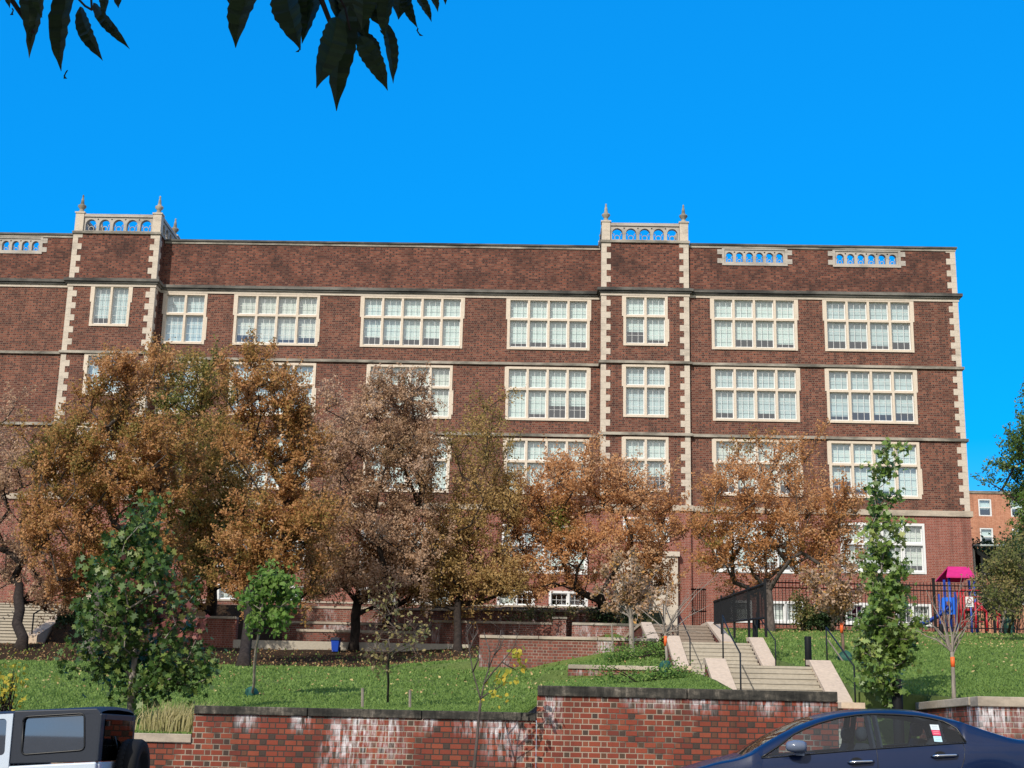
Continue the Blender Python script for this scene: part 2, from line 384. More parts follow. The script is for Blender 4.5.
def g(x, y): return float(gz(x, y)[0])
def street_z(x): return .36 + .065*max(-60, min(60, x))
def onground(px, py, y0=22.4, y1=80):
    """walk the ray of a pixel until it meets the ground"""
    y = y0
    while y < y1:
        x, z = at(px, py, y)
        if z <= g(x, y): return Vector((x, y, g(x, y)))
        y += .1
    x, z = at(px, py, y1); return Vector((x, y1, g(x, y1)))

def terrain():
    xs = sorted(set(list(np.arange(-40, 40.1, 1.0)) + [c[0] for c in COLS] + [-150,-80,-60,60,80,150]))
    ys = sorted(set(list(np.arange(22, 76, 1.0)) + YK + [22.0,120,200]))
    X, Yg = np.meshgrid(xs, ys); Z = gz(X.ravel(), Yg.ravel())
    rs = np.random.RandomState(3); 
    bump = .04*np.sin(X.ravel()*1.7+Yg.ravel()*.9)*np.sin(Yg.ravel()*1.3) * (Yg.ravel() > 23)
    Z = Z + np.where((X.ravel() > 3.1) & (X.ravel() < 5.6), 0, bump)
    mb = MB(); vs = np.stack([X.ravel(), Yg.ravel(), Z], 1).tolist(); nx = len(xs)
    mb.add(vs, [(j*nx+i, j*nx+i+1, (j+1)*nx+i+1, (j+1)*nx+i) for j in range(len(ys)-1) for i in range(nx-1)], True)
    o = mb.build('ground', M['lawn']); o['kind'] = 'structure'
terrain()
def slab(name, mat, y0, y1, off, x0=-300, x1=300, thick=.3):
    mb = MB(); xs = [x0] + [v for v in (-60, 60) if x0 < v < x1] + [x1]
    for a, b in zip(xs[:-1], xs[1:]):
        za, zb = street_z(a)+off, street_z(b)+off
        mb.add([(a,y0,za),(b,y0,zb),(b,y1,zb),(a,y1,za),(a,y0,za-thick),(b,y0,zb-thick),(b,y1,zb-thick),(a,y1,za-thick)],
               [(0,1,2,3),(7,6,5,4),(0,4,5,1),(2,6,7,3),(1,5,6,2),(3,7,4,0)])
    o = mb.build(name, mat); o['kind'] = 'structure'; return o
slab('road', M['asphalt'], 3.0, 19.85, 0)
slab('pavement', M['concrete'], 20.0, 22.3, .14)
slab('kerb', M['concrete'], 19.85, 20.0, .15)
slab('near_pavement', M['concrete'], -6.0, 2.85, .02)
slab('near_kerb', M['concrete'], 2.85, 3.0, .03)
slab('near_ground', M['lawn'], -400, -6.0, .0)
def road_lines():
    mb = MB()
    for yy in (11.2, 11.45):
        a, b = -60, 60
        mb.quad((a,yy,street_z(a)+.005),(b,yy,street_z(b)+.005),(b,yy+.1,street_z(b)+.005),(a,yy+.1,street_z(a)+.005))
    o = mb.build('road_marking', mat_plain('road_paint', (.65,.45,.06), .7)); o['kind'] = 'structure'
road_lines()

# ------------------------------------------------------------------ school
YC, YR, YLW, YTL, YTC = 75.0, 74.4, 74.3, 74.0, 74.2    # centre wall, right wing, left wing, left tower, centre tower
XL0, XTL0, XTL1, XTC0, XTC1, XR1 = -60.0, -26.25, -21.42, 3.25, 8.04, 22.8
Z_COP, Z_CORN, Z_B3, Z_B2, Z_B1, Z_BASE = 28.72, 26.07, 21.85, 17.86, 13.95, 7.0
school = empty('school_building', (0, 75, 7.6), 'long dark red brick school with pale stone trim and two balustraded towers', 'school')

windows = []     # x0,x1,z0,z1,Yf,lights,transom
def W(x0, x1, z0, z1, Y, n, tr=True): windows.append((x0, x1, z0, z1, Y, n, tr))
rows = [(22.62, 25.6), (18.62, 21.64), (14.55, 17.62)]
for z0, z1 in rows:
    W(-21.13, -18.72, z0, z1, YC, 2); W(-17.15, -12.41, z0, z1, YC, 4)
    if z0 > 22: W(-10.06, -4.39, z0, z1, YC, 5)
    else: W(-9.54, -4.87, z0, z1, YC, 4)
    W(-1.93, 2.64, z0, z1, YC, 4)
    W(4.45, 6.88, z0+.1, z1+.02, YTC, 2)
    W(9.3, 13.98, z0+.02, z1+.03, YR, 4); W(15.46, 20.3, z0+.02, z1+.03, YR, 4)
W(9.25, 13.75, 10.5, 13.22, YR, 4); W(15.9, 20.35, 10.6, 13.26, YR, 4)
W(-1.95, 2.62, 10.3, 12.9, YC, 4); W(-9.54, -4.87, 10.3, 12.9, YC, 4); W(-17.15, -12.41, 10.3, 12.9, YC, 4); W(4.45, 6.9, 12.0, 13.3, YTC, 2, False)
for z0, z1 in ((23.2, 25.6), (19.3, 21.66), (15.3, 17.6)):
    W(-24.9, -22.72, z0+.08, z1+.08, YTL, 2, False)
for a, b in ((-2.14, -.14), (.6, 2.66), (-9.5, -7.5), (-6.6, -4.6), (-17, -15), (-14.3, -12.4)):
    W(a, b, 8.5, 9.42, YC, 2, False)
for a, b in ((9.3, 11.2), (12.0, 13.9), (16.0, 18.0), (18.6, 20.5)):
    W(a, b, 7.9, 9.05, YR, 2, False)

def wall_face(mb, x0, x1, z0, z1, Y, flip=False, ops=()):
    xs = sorted({x0, x1} | {max(x0, min(x1, v)) for o in ops for v in (o[0], o[1])})
    for a, b in zip(xs[:-1], xs[1:]):
        if b-a < 1e-6: continue
        mid = (a+b)/2; blocks = sorted([(o[2], o[3]) for o in ops if o[0] < mid < o[1]])
        z = z0
        for c, d in blocks + [(z1, z1)]:
            c = min(max(c, z0), z1)
            if c > z+1e-6: mb.quad((a,Y,z),(b,Y,z),(b,Y,c),(a,Y,c))
            z = max(z, min(d, z1))
def opens(Y, zlo, zhi, x0, x1):
    return [(w[0]+.06, w[1]-.06, w[2]+.06, w[3]-.06) for w in windows if w[4] == Y and x0 < (w[0]+w[1])/2 < x1]
def brick_section(x0, x1, Y, ztop, extra=(), left=None, right=None):
    """front face in two brickworks, plus returns and an inner leaf"""
    for mt, lo, hi, out in ((M['brick_parapet'], 25.8, ztop, 0), (M['brick_upper'], Z_B1, 25.8, 0), (M['brick_base'], Z_BASE, Z_B1, .1)):
        mb = MB(); Yf = Y - (0 if out == 0 else .03)
        ops = opens(Y, lo, hi, x0, x1) + list(extra)
        wall_face(mb, x0, x1, lo, hi, Yf, ops=ops)
        wall_face(mb, x0, x1, lo, hi, Y+.36, ops=ops)
        if left: mb.quad((x0, Yf, lo), (x0, left, lo), (x0, left, hi), (x0, Yf, hi))
        if right: mb.quad((x1, Yf, lo), (x1, right, lo), (x1, right, hi), (x1, Yf, hi))
        mb.build('brick_wall', mt, school, fix=False)
pan = []   # pierced parapet panels x0,x1,z0,z1,Y
for a, b in ((9.93, 13.55), (16.05, 19.8)): pan.append((a, b, 27.5, 28.42, YR, 6))
pan.append((-31.7, -28.05, 27.52, 28.42, YLW, 6)); pan.append((-39, -35.3, 27.52, 28.42, YLW, 6))
def pex(Y): return [(a+.02, b-.02, c+.02, d+.4) for a, b, c, d, y, n in pan if y == Y]
brick_section(XTL1, XTC0, YC, Z_COP-.2)
brick_section(XTC1, XR1, YR, Z_COP-.2, pex(YR), right=92)
brick_section(XL0, XTL0, YLW, Z_COP-.2, pex(YLW), left=92)
brick_section(XTL0, XTL1, YTL, 28.66, left=YLW+.3, right=YC+.36)
brick_section(XTC0, XTC1, YTC, 28.66, left=YC+.3, right=YR+.3)
# upper storeys of the left tower stand clear of the roof
mb = MB(); mb.quad((XTL1, YC, 26), (XTL1, 78, 26), (XTL1, 78, 28.66), (XTL1, YC, 28.66))
mb.quad((XTL0, YLW, 26), (XTL0, 78, 26), (XTL0, 78, 28.66), (XTL0, YLW, 28.66))
mb.quad((XTL0, 78, 26), (XTL1, 78, 26), (XTL1, 78, 28.66), (XTL0, 78, 28.66))
mb.quad((XTC1, YR, 26), (XTC1, 78, 26), (XTC1, 78, 28.66), (XTC1, YR, 28.66))
mb.quad((XTC0, YC, 26), (XTC0, 78, 26), (XTC0, 78, 28.66), (XTC0, YC, 28.66))
mb.quad((XTC0, 78, 26), (XTC1, 78, 26), (XTC1, 78, 28.66), (XTC0, 78, 28.66))
mb.quad((XL0, 92, 7), (XR1, 92, 7), (XR1, 92, 28.5), (XL0, 92, 28.5))
mb.build('brick_wall', M['brick_upper'], school, fix=False)
mb = MB(); mb.box(XL0+.2, XR1-.2, 75.4, 91.8, 25.9, 26.15)
mb.box(XTL0+.1, XTL1-.1, 74.3, 77.9, 28.45, 28.6); mb.box(XTC0+.1, XTC1-.1, 74.5, 77.9, 28.45, 28.6)
mb.build('roof', M['roofing'], school)
mb = MB()
for z in (21.6, 17.6, 13.6, 9.6): mb.box(XL0+.3, XR1-.3, 75.5, 91.7, z+.05, z+.3)
mb.quad((XL0+.3, 79.5, 7), (XR1-.3, 79.5, 7), (XR1-.3, 79.5, 25.8), (XL0+.3, 79.5, 25.8))
mb.build('storey_floor', M['room'], school)

# string courses, cornice, coping
sections = [(XL0, XTL0, YLW), (XTL0, XTL1, YTL), (XTL1, XTC0, YC), (XTC0, XTC1, YTC), (XTC1, XR1, YR)]
def course(name, mat, z0, z1, proj, ends=.0, secs=sections, ytop=None):
    mb = MB()
    for i, (a, b, Y) in enumerate(secs):
        tower = (a, b) in ((XTL0, XTL1), (XTC0, XTC1))
        a2 = a - (proj if tower else 0); b2 = b + (proj if (tower or b == XR1) else 0)
        if not tower and a != XL0: a2 = a + proj
        if not tower and b != XR1: b2 = b - proj
        yb = (ytop if ytop else Y+.3)
        if tower: yb = max(yb, YC+.0)
        mb.box(a2, b2, Y-proj, yb, z0, z1)
        if b == XR1: mb.box(XR1+.001, XR1+proj, Y+.3+.002, 91.9, z0, z1)
    return mb.build(name, mat, school)
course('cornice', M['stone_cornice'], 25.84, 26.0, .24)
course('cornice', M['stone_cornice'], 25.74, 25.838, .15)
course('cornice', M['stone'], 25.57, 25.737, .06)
course('string_course', M['stone_dark'], 21.72, 21.86, .13)
course('string_course', M['stone_dark'], 17.72, 17.87, .13)
course('string_course', M['coping_light'], 13.66, 13.96, .13)
wall_secs = [s for s in sections if s[2] in (YLW, YC, YR)]
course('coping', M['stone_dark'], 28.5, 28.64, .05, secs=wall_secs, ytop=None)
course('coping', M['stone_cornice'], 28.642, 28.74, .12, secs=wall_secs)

# quoins
def quoin(x, s, Y, z0, z1, ret=None, outer=True):
    """toothed stone corner: x is the arris, s the direction into the wall"""
    mb = MB(); z = z0; k = 0; H = .345
    while z < z1-.05:
        zt = min(z+H, z1); w = .50 if k % 2 else .27
        xa, xb = sorted((x - s*.02, x + s*w))
        yb = Y + (.27 if k % 2 else .5) if ret else Y+.1
        mb.box(xa, xb, Y-.022, Y+.1, z+.006, zt)
        if ret:
            xa, xb = sorted((x - s*.02, x + s*.1)); mb.box(xa, xb, Y+.1005, min(yb, ret), z+.006, zt)
        z = zt; k += 1
    mb.build('quoin', M['stone'], school)
for x, s, Y, ret in ((XTL0, 1, YTL, YLW), (XTL1, -1, YTL, YC), (XTC0, 1, YTC, YC), (XTC1, -1, YTC, YR), (XR1, -1, YR, 75.2)):
    for z0, z1 in ((13.97, 17.715), (17.875, 21.715), (21.865, 25.565), (26.005, 28.655 if Y in (YTL, YTC) else 28.495)):
        quoin(x, s, Y, z0, z1, ret)

# pierced stone panels and balustrades
def arch(cx, w, z0, z1, n=8):
    r = w/2; pts = [(cx-r, z0), (cx+r, z0)]
    zc = z1 - r*1.05
    for k in range(n+1):
        a = math.pi*k/n; pts.append((cx+r*math.cos(a), zc+r*1.05*math.sin(a)))
    return pts
def pierced(mb, x0, x1, z0, z1, n, y0, y1, pier=.1):
    bw = (x1-x0)/n; holes = []
    for i in range(n):
        cx = x0+bw*(i+.5); holes.append(arch(cx, bw-.17, z0+.09, z1-.13))
        if i < n-1:
            c = x0+bw*(i+1); q = .055; zz = z1-.12
            holes.append([(c-q, zz), (c, zz-q*1.3), (c+q, zz), (c, zz+q*.7)])
    mb.prism_y([(x0, z0), (x1, z0), (x1, z1), (x0, z1)], holes, y0, y1)
    for i in range(n):   # inner tracery: a small ring in the foot and two raking cusps in each light
        cx = x0+bw*(i+.5); ym_ = (y0+y1)/2; rr = (bw-.17)*.24; zz = z0+.09+rr
        mb.tube([(cx+rr*math.cos(a), ym_, zz+rr*math.sin(a)) for a in np.linspace(0, 2*math.pi, 13)], .026, 4, cap=False)
        for sg in (-1, 1): mb.tube([(cx+sg*(bw-.17)*.5, ym_, z1-.42*(z1-z0)), (cx+sg*(bw-.17)*.3, ym_, z1-.5*(z1-z0)), (cx+sg*(bw-.17)*.33, ym_, z1-.62*(z1-z0))], .024, 4, cap=False)
for a, b, c, d, Y, n in pan:
    mb = MB(); pierced(mb, a+.14, b-.14, c+.12, d, n, Y+.02, Y+.28)
    mb.box(a, b, Y-.05, Y+.37, c, c+.118)
    for e, s in ((a, 1), (b, -1)):
        x2, x3 = sorted((e, e+s*.139)); mb.box(x2, x3, Y-.04, Y+.36, c+.12, d+.07)
        for z in (.12, .64):
            x2, x3 = sorted((e-s*.26, e-s*.001)); mb.box(x2, x3, Y-.035, Y+.1, c+z, c+z+.28)
    mb.box(a+.14, b-.14, Y-.03, Y+.36, d+.001, d+.078)
    mb.build('parapet_panel', M['stone_grey'], school)
def tower_top(x0, x1, Y, sides=True):
    mb = MB(); mb.box(x0-.08, x1+.08, Y-.1, 78.1, 28.66, 28.80); mb.build('coping', M['stone_dark'], school)
    zb, zt = 28.80, 29.86
    mb = MB(); pierced(mb, x0+.48, x1-.48, zb, zt-.17, 5, Y+.1, Y+.36); mb.box(x0+.48, x1-.48, Y+.03, Y+.43, zt-.168, zt)
    mb.build('balustrade', M['stone_grey'], school)
    mb = MB(); pierced(mb, x0+.48, x1-.48, zb, zt-.17, 5, 77.6, 77.86); mb.box(x0+.48, x1-.48, 77.53, 77.93, zt-.168, zt)
    mb.build('balustrade', M['stone_grey'], school)
    for xs in ((x0+.05, x0+.31), (x1-.31, x1-.05)):
        mb = MB(); pierced(mb, Y+.5, 77.5, zb, zt-.17, 4, xs[0], xs[1]); mb.box(Y+.5, 77.5, xs[0]-.07, xs[1]+.07, zt-.168, zt)
        for i in range(len(mb.v)): a, b, c = mb.v[i]; mb.v[i] = (b, a, c)
        mb.build('balustrade', M['stone_grey'], school)
    for cx in (x0+.23, x1-.23):
        for cy in (Y+.23, 77.75):
            mb = MB(); mb.box(cx-.235, cx+.235, cy-.235, cy+.235, zb+.001, zt+.02)
            mb.box(cx-.28, cx+.28, cy-.28, cy+.28, zt+.021, zt+.1); mb.build('balustrade_pier', M['stone'], school)
            mb = MB(); mb.lathe(cx, cy, [(.2, zt+.1), (.17, zt+.2), (.1, zt+.27), (.12, zt+.33), (.24, zt+.48), (.23, zt+.55), (.12, zt+.62), (.1, zt+.7), (.07, zt+.95), (.04, zt+1.05), (.06, zt+1.12), (.02, zt+1.2)], 10)
            mb.build('finial', M['stone_dark'], school)
tower_top(XTL0, XTL1, YTL); tower_top(XTC0, XTC1, YTC)

# windows
rnd = random.Random(5)
def build_window(x0, x1, z0, z1, Y, n, tr):
    base = z1 < 13.6
    fr = MB(); J = .15 if not base else .12; T = .13; yF, yB = Y-.045, Y+.3
    fr.box(x0, x0+J, yF, yB, z0, z1); fr.box(x1-J, x1, yF, yB, z0, z1)
    if not base and z1-z0 > 2:      # long-and-short jamb blocks
        zm = z0+(z1-z0)*.58
        fr.box(x0-.075, x0-.001, yF+.003, Y+.1, zm, z1-.02); fr.box(x1+.001, x1+.075, yF+.003, Y+.1, zm, z1-.02) if rnd.random() < .5 else fr.box(x1+.001, x1+.075, yF+.003, Y+.1, z0+.25, zm-.15)
    fr.box(x0+J, x1-J, yF, yB, z1-T, z1); fr.box(x0+J, x1-J, yF-.03, yB, z0, z0+T)
    mw = .125; inner = x1-x0-2*J; lw = (inner-(n-1)*mw)/n
    zt = z0+(z1-z0)*.585 if tr else None
    cells = []
    for i in range(n):
        a = x0+J+i*(lw+mw); b = a+lw
        if i < n-1: fr.box(b, b+mw, yF+.01, yB, z0+T, z1-T)
        if tr:
            fr.box(a, b, yF+.012, yB, zt-.06, zt+.06)
            cells.append((a, b, z0+T, zt-.06, 3, 3)); cells.append((a, b, zt+.06, z1-T, 3, 2))
        else: cells.append((a, b, z0+T, z1-T, 3, 4 if z1-z0 > 2 else 2))
    w = fr.build('window', M['stone_frame'] if not base else M['sash'], school)
    sa, bl, pa = MB(), MB(), MB(); ys = Y+.12
    for a, b, c, d, nx, nz in cells:
        k = .05
        sa.box(a, a+k, ys, ys+.06, c, d); sa.box(b-k, b, ys, ys+.06, c, d)
        sa.box(a+k, b-k, ys, ys+.06, d-k, d); sa.box(a+k, b-k, ys-.01, ys+.06, c, c+k+.03)
        for i in range(1, nx):
            x = a+(b-a)*i/nx; sa.box(x-.009, x+.009, ys+.012, ys+.04, c+k+.03, d-k)
        for i in range(1, nz):
            z = c+(d-c)*i/nz
            for q in range(nx):
                xa = a+(b-a)*q/nx+(.013 if q else k); xb = a+(b-a)*(q+1)/nx-(.013 if q < nx-1 else k)
                sa.box(xa, xb, ys+.012, ys+.04, z-.008, z+.008)
        pa.quad((a+k, ys+.045, c+k), (b-k, ys+.045, c+k), (b-k, ys+.045, d-k), (a+k, ys+.045, d-k))
        drop = 1.0
        if tr and nz == 3: drop = rnd.choice([1, .72, .8, .66, .9, 1, .75, .5])
        elif not tr and z1-z0 > 2: drop = rnd.choice([1, .75, .8])
        zz = d-(d-c)*drop
        y2 = Y+.335
        if z1 > 9.6 or rnd.random() < .35: bl.quad((a-.02, y2, zz), (b+.02, y2, zz), (b+.02, y2, d+.02), (a-.02, y2, d+.02))
    sa.build('sash', M['sash'], w); pa.build('pane', M['pane'], w, fix=False)
    if bl.f: bl.build('blind', M[rnd.choice(['blind','blind','blind_cream','blind_grey'])], w, fix=False)
for w in windows: build_window(*w)

# stone portal at the foot of the centre tower
mb = MB(); mb.box(4.0, 4.7, YTC-.35, YTC-.035, 7.6, 11.2); mb.box(6.0, 7.3, YTC-.35, YTC-.035, 7.6, 11.2); mb.box(4.7, 6.0, YTC-.35, YTC-.035, 10.4, 11.2)
mb.box(3.9, 7.4, YTC-.45, YTC-.035, 11.201, 11.45)
mb.build('portal', M['stone'], school)
mb = MB(); mb.box(4.7, 6.0, YTC-.15, YTC-.04, 7.6, 10.4); mb.build('door', mat_plain('door_dark', (.05,.05,.055), .5), school)

# ------------------------------------------------------------------ apartment house to the right, farther off
def apartment():
    root = empty('apartment_house', (50, 130, 8), 'orange brick apartment house beyond the school corner, pale roof edge', 'apartment house')
    Y = 130; x0, x1 = 35.0, 70; zt = 24.9
    wins = [(cx, cz) for cx in (41.25, 43.9+.3, 48, 51.5, 56) for cz in (23.6, 20.9, 18.2, 15.5)]
    ops = [(cx-.6, cx+.6, cz-.8, cz+.8) for cx, cz in wins]
    mb = MB(); wall_face(mb, 37.6, x1, 8, zt, Y, ops=ops); mb.quad((37.6,Y,8),(37.6,Y+14,8),(37.6,Y+14,zt),(37.6,Y,zt)); mb.quad((x1,Y,8),(x1,Y+14,8),(x1,Y+14,zt),(x1,Y,zt))
    mb.quad((37.6,Y+14,8),(x1,Y+14,8),(x1,Y+14,zt),(37.6,Y+14,zt))
    mb.build('wall', M['brick_orange'], root, fix=False)
    mb = MB(); mb.box(x0, 37.6, Y+4, Y+14, 8, 23.3); mb.build('wall', M['brick_orange'], root)
    mb = MB(); mb.box(x0-.1, 39.4, Y+3.9, Y+14.2, 23.3, 25.7); mb.build('parapet', M['sash'], root)
    mb = MB(); mb.box(37.5, x1+.1, Y-.1, Y+14.1, zt, zt+.25); mb.build('roof', M['stone_dark'], root)
    for cx, cz in wins:
        mb = MB()
        mb.box(cx-.6, cx-.48, Y+.02, Y+.2, cz-.8, cz+.8); mb.box(cx+.48, cx+.6, Y+.02, Y+.2, cz-.8, cz+.8)
        mb.box(cx-.48, cx+.48, Y+.02, Y+.2, cz+.68, cz+.8); mb.box(cx-.48, cx+.48, Y+.02, Y+.2, cz-.8, cz-.7); mb.box(cx-.48, cx+.48, Y+.05, Y+.18, cz-.04, cz+.05)
        w = mb.build('window', M['sash'], root)
        p = MB(); p.quad((cx-.48,Y+.16,cz-.7),(cx+.48,Y+.16,cz-.7),(cx+.48,Y+.16,cz+.68),(cx-.48,Y+.16,cz+.68)); p.build('pane', M['pane'], w, fix=False)
        p = MB(); p.box(cx-.6,cx+.6,Y+.3,Y+.34,cz-.15,cz+.8); p.build('blind', M['blind'], w)
apartment()

# ------------------------------------------------------------------ garden walls
def wall(name, label, cat, x0, x1, y0, y1, z0, z1, cap=.13, over=.04, mb_mat='brick_street', cap_mat='coping_street', group=None, joints=True):
    root = empty(name, ((x0+x1)/2, (y0+y1)/2, z0), label, cat, group)
    mb = MB(); mb.box(x0, x1, y0, y1, z0, z1-cap); mb.build('brickwork', M[mb_mat], root)
    mb = MB(); L = x1-x0; n = max(1, round(L/1.9)); 
    for i in range(n):
        a = x0+L*i/n; b = x0+L*(i+1)/n
        mb.box(a-(over if i == 0 and over > .05 else 0)+.006, b-.006, y0-over, y1+over, z1-cap+.002, z1)
    c = mb.build('coping', M[cap_mat], root)
    bv = c.modifiers.new('bevel', 'BEVEL'); bv.width = .012; bv.segments = 2
    return root
wall('street_wall', 'lowest length of red brick street wall, left behind the parked off-roader', 'wall', -30, -5.205, 22.0, 22.32, -1.6, 1.62, cap_mat='coping_light')
wall('street_wall', 'white-streaked red brick street wall with dark coping, left of the higher length', 'wall', -5.2, .015, 21.98, 22.32, -.4, 2.045, .125, mb_mat='brick_street_low')
wall('street_wall', 'highest length of red brick street wall, between the step in the coping and the stairs', 'wall', .02, 4.57, 21.96, 22.32, .1, 2.45, .155, mb_mat='brick_street_high')
def right_wall():
    root = empty('street_wall', (8, 22.1, .6), 'red brick street wall right of the stairs, turning back beside them', 'wall')
    mb = MB(); mb.box(6.70, 30, 22.0, 22.32, .3, 2.28); mb.build('brickwork', M['brick_street'], root)
    mb = MB(); mb.box(6.70, 7.02, 22.3205, 25.5, .3, 2.3); mb.build('brickwork', M['brick_street'], root)
    mb = MB()
    for a, b in ((6.68, 8.5), (8.51, 10.6), (10.61, 14), (14.01, 18), (18.01, 24), (24.01, 30)): mb.box(a, b, 21.95, 22.36, 2.282, 2.43)
    mb.box(6.66, 7.06, 22.365, 25.55, 2.302, 2.43); c = mb.build('coping', M['coping_light'], root)
    bv = c.modifiers.new('bevel', 'BEVEL'); bv.width = .012; bv.segments = 2
right_wall()
wall('garden_wall', 'upper planter wall of brick with pale coping, left of the middle stairs', 'wall', -1.6, 3.35, 40, 40.35, 3.2, 4.5, .09, mb_mat='brick_garden', cap_mat='coping_light')
wall('garden_wall', 'lower planter wall of brick with rounded pale coping, beside the foot of the upper stairs', 'wall', .74, 3.35, 33.5, 33.9, 2.6, 3.39, .1, mb_mat='brick_garden', cap_mat='coping_light')
wall('garden_wall', 'shaded brick wall with thin coping behind the tree trunks, left of the brick pillar', 'wall', -4.2, 1.2, 57, 57.35, 4.8, at(560, 622.5, 57)[1], .1, mb_mat='brick_garden', cap_mat='coping_light')
wall('garden_wall', 'shaded brick wall right of the brick pillar, under the bent dark branch', 'wall', 1.4, 5.0, 57, 57.35, 4.8, at(600, 622.5, 57)[1]-.02, .1, mb_mat='brick_garden', cap_mat='stone_dark')
def pillar():
    xa = at(553, 620, 56.8)[0]; xb = at(566, 620, 56.8)[0]; zt = at(560, 617, 56.8)[1]
    root = empty('brick_pillar', ((xa+xb)/2, 57, 5), 'squat dark brick pillar between two shaded garden walls', 'pillar')
    mb = MB(); mb.box(xa, xb, 56.8, 57.45, 4.8, zt-.08); mb.build('shaft', M['brick_garden'], root)
    mb = MB(); mb.box(xa-.04, xb+.04, 56.75, 57.5, zt-.078, zt); mb.build('cap', M['stone_dark'], root)
pillar()
wall('garden_wall', 'long shaded brick wall with pale coping directly under the basement windows', 'wall', -3.6, 3.6, 60.1, 60.4, 5.0, at(520, 609, 60.1)[1], .1, mb_mat='brick_garden', cap_mat='coping_light')
# terraced seat walls under the building
def seat_tiers():
    root = empty('terraced_wall', (-7, 57, 5), 'three-tier brick and concrete retaining wall behind the blue recycling bin', 'wall')
    xa, xb = at(300, 640, 58)[0], at(452, 640, 58)[0]
    z0 = at(300, 641, 56)[1]
    mb = MB(); mb.box(at(233, 645, 56)[0], at(470, 645, 56)[0], 56, 57.0, 4.4, z0); mb.build('kerb', M['concrete'], root)
    zA = at(370, 630.5, 57.2)[1]; zB = at(370, 622.5, 58.4)[1]; zC = at(370, 607, 61)[1]
    for k, (y0, y1, zz, zt) in enumerate(((57.2, 58.3, 4.5, zA), (58.4, 60.9, 4.6, zB), (61, 61.4, 5.0, zC))):
        mb = MB(); mb.box(xa-k*.8, xb, y0, y1, zz, zt-.1); mb.build('brickwork', M['brick_garden'], root)
        mb = MB(); mb.box(xa-k*.8-.03, xb+.03, y0-.05, y1, zt-.098, zt); mb.build('coping', M['coping_light'], root)
seat_tiers()
wall('garden_wall', 'orange-red brick wall end left of the terraced wall, behind the dark oak', 'wall', at(188,630,58)[0], at(236,630,58)[0], 58, 58.4, 4.6, at(210,616,58)[1], .1, mb_mat='brick_base', cap_mat='coping_light')
wall('area_wall', 'low brick area wall in front of the basement windows', 'wall', -20, 3.9, 72.8, 73.1, 7.0, 8.42, .1, mb_mat='brick_garden', cap_mat='coping_light')

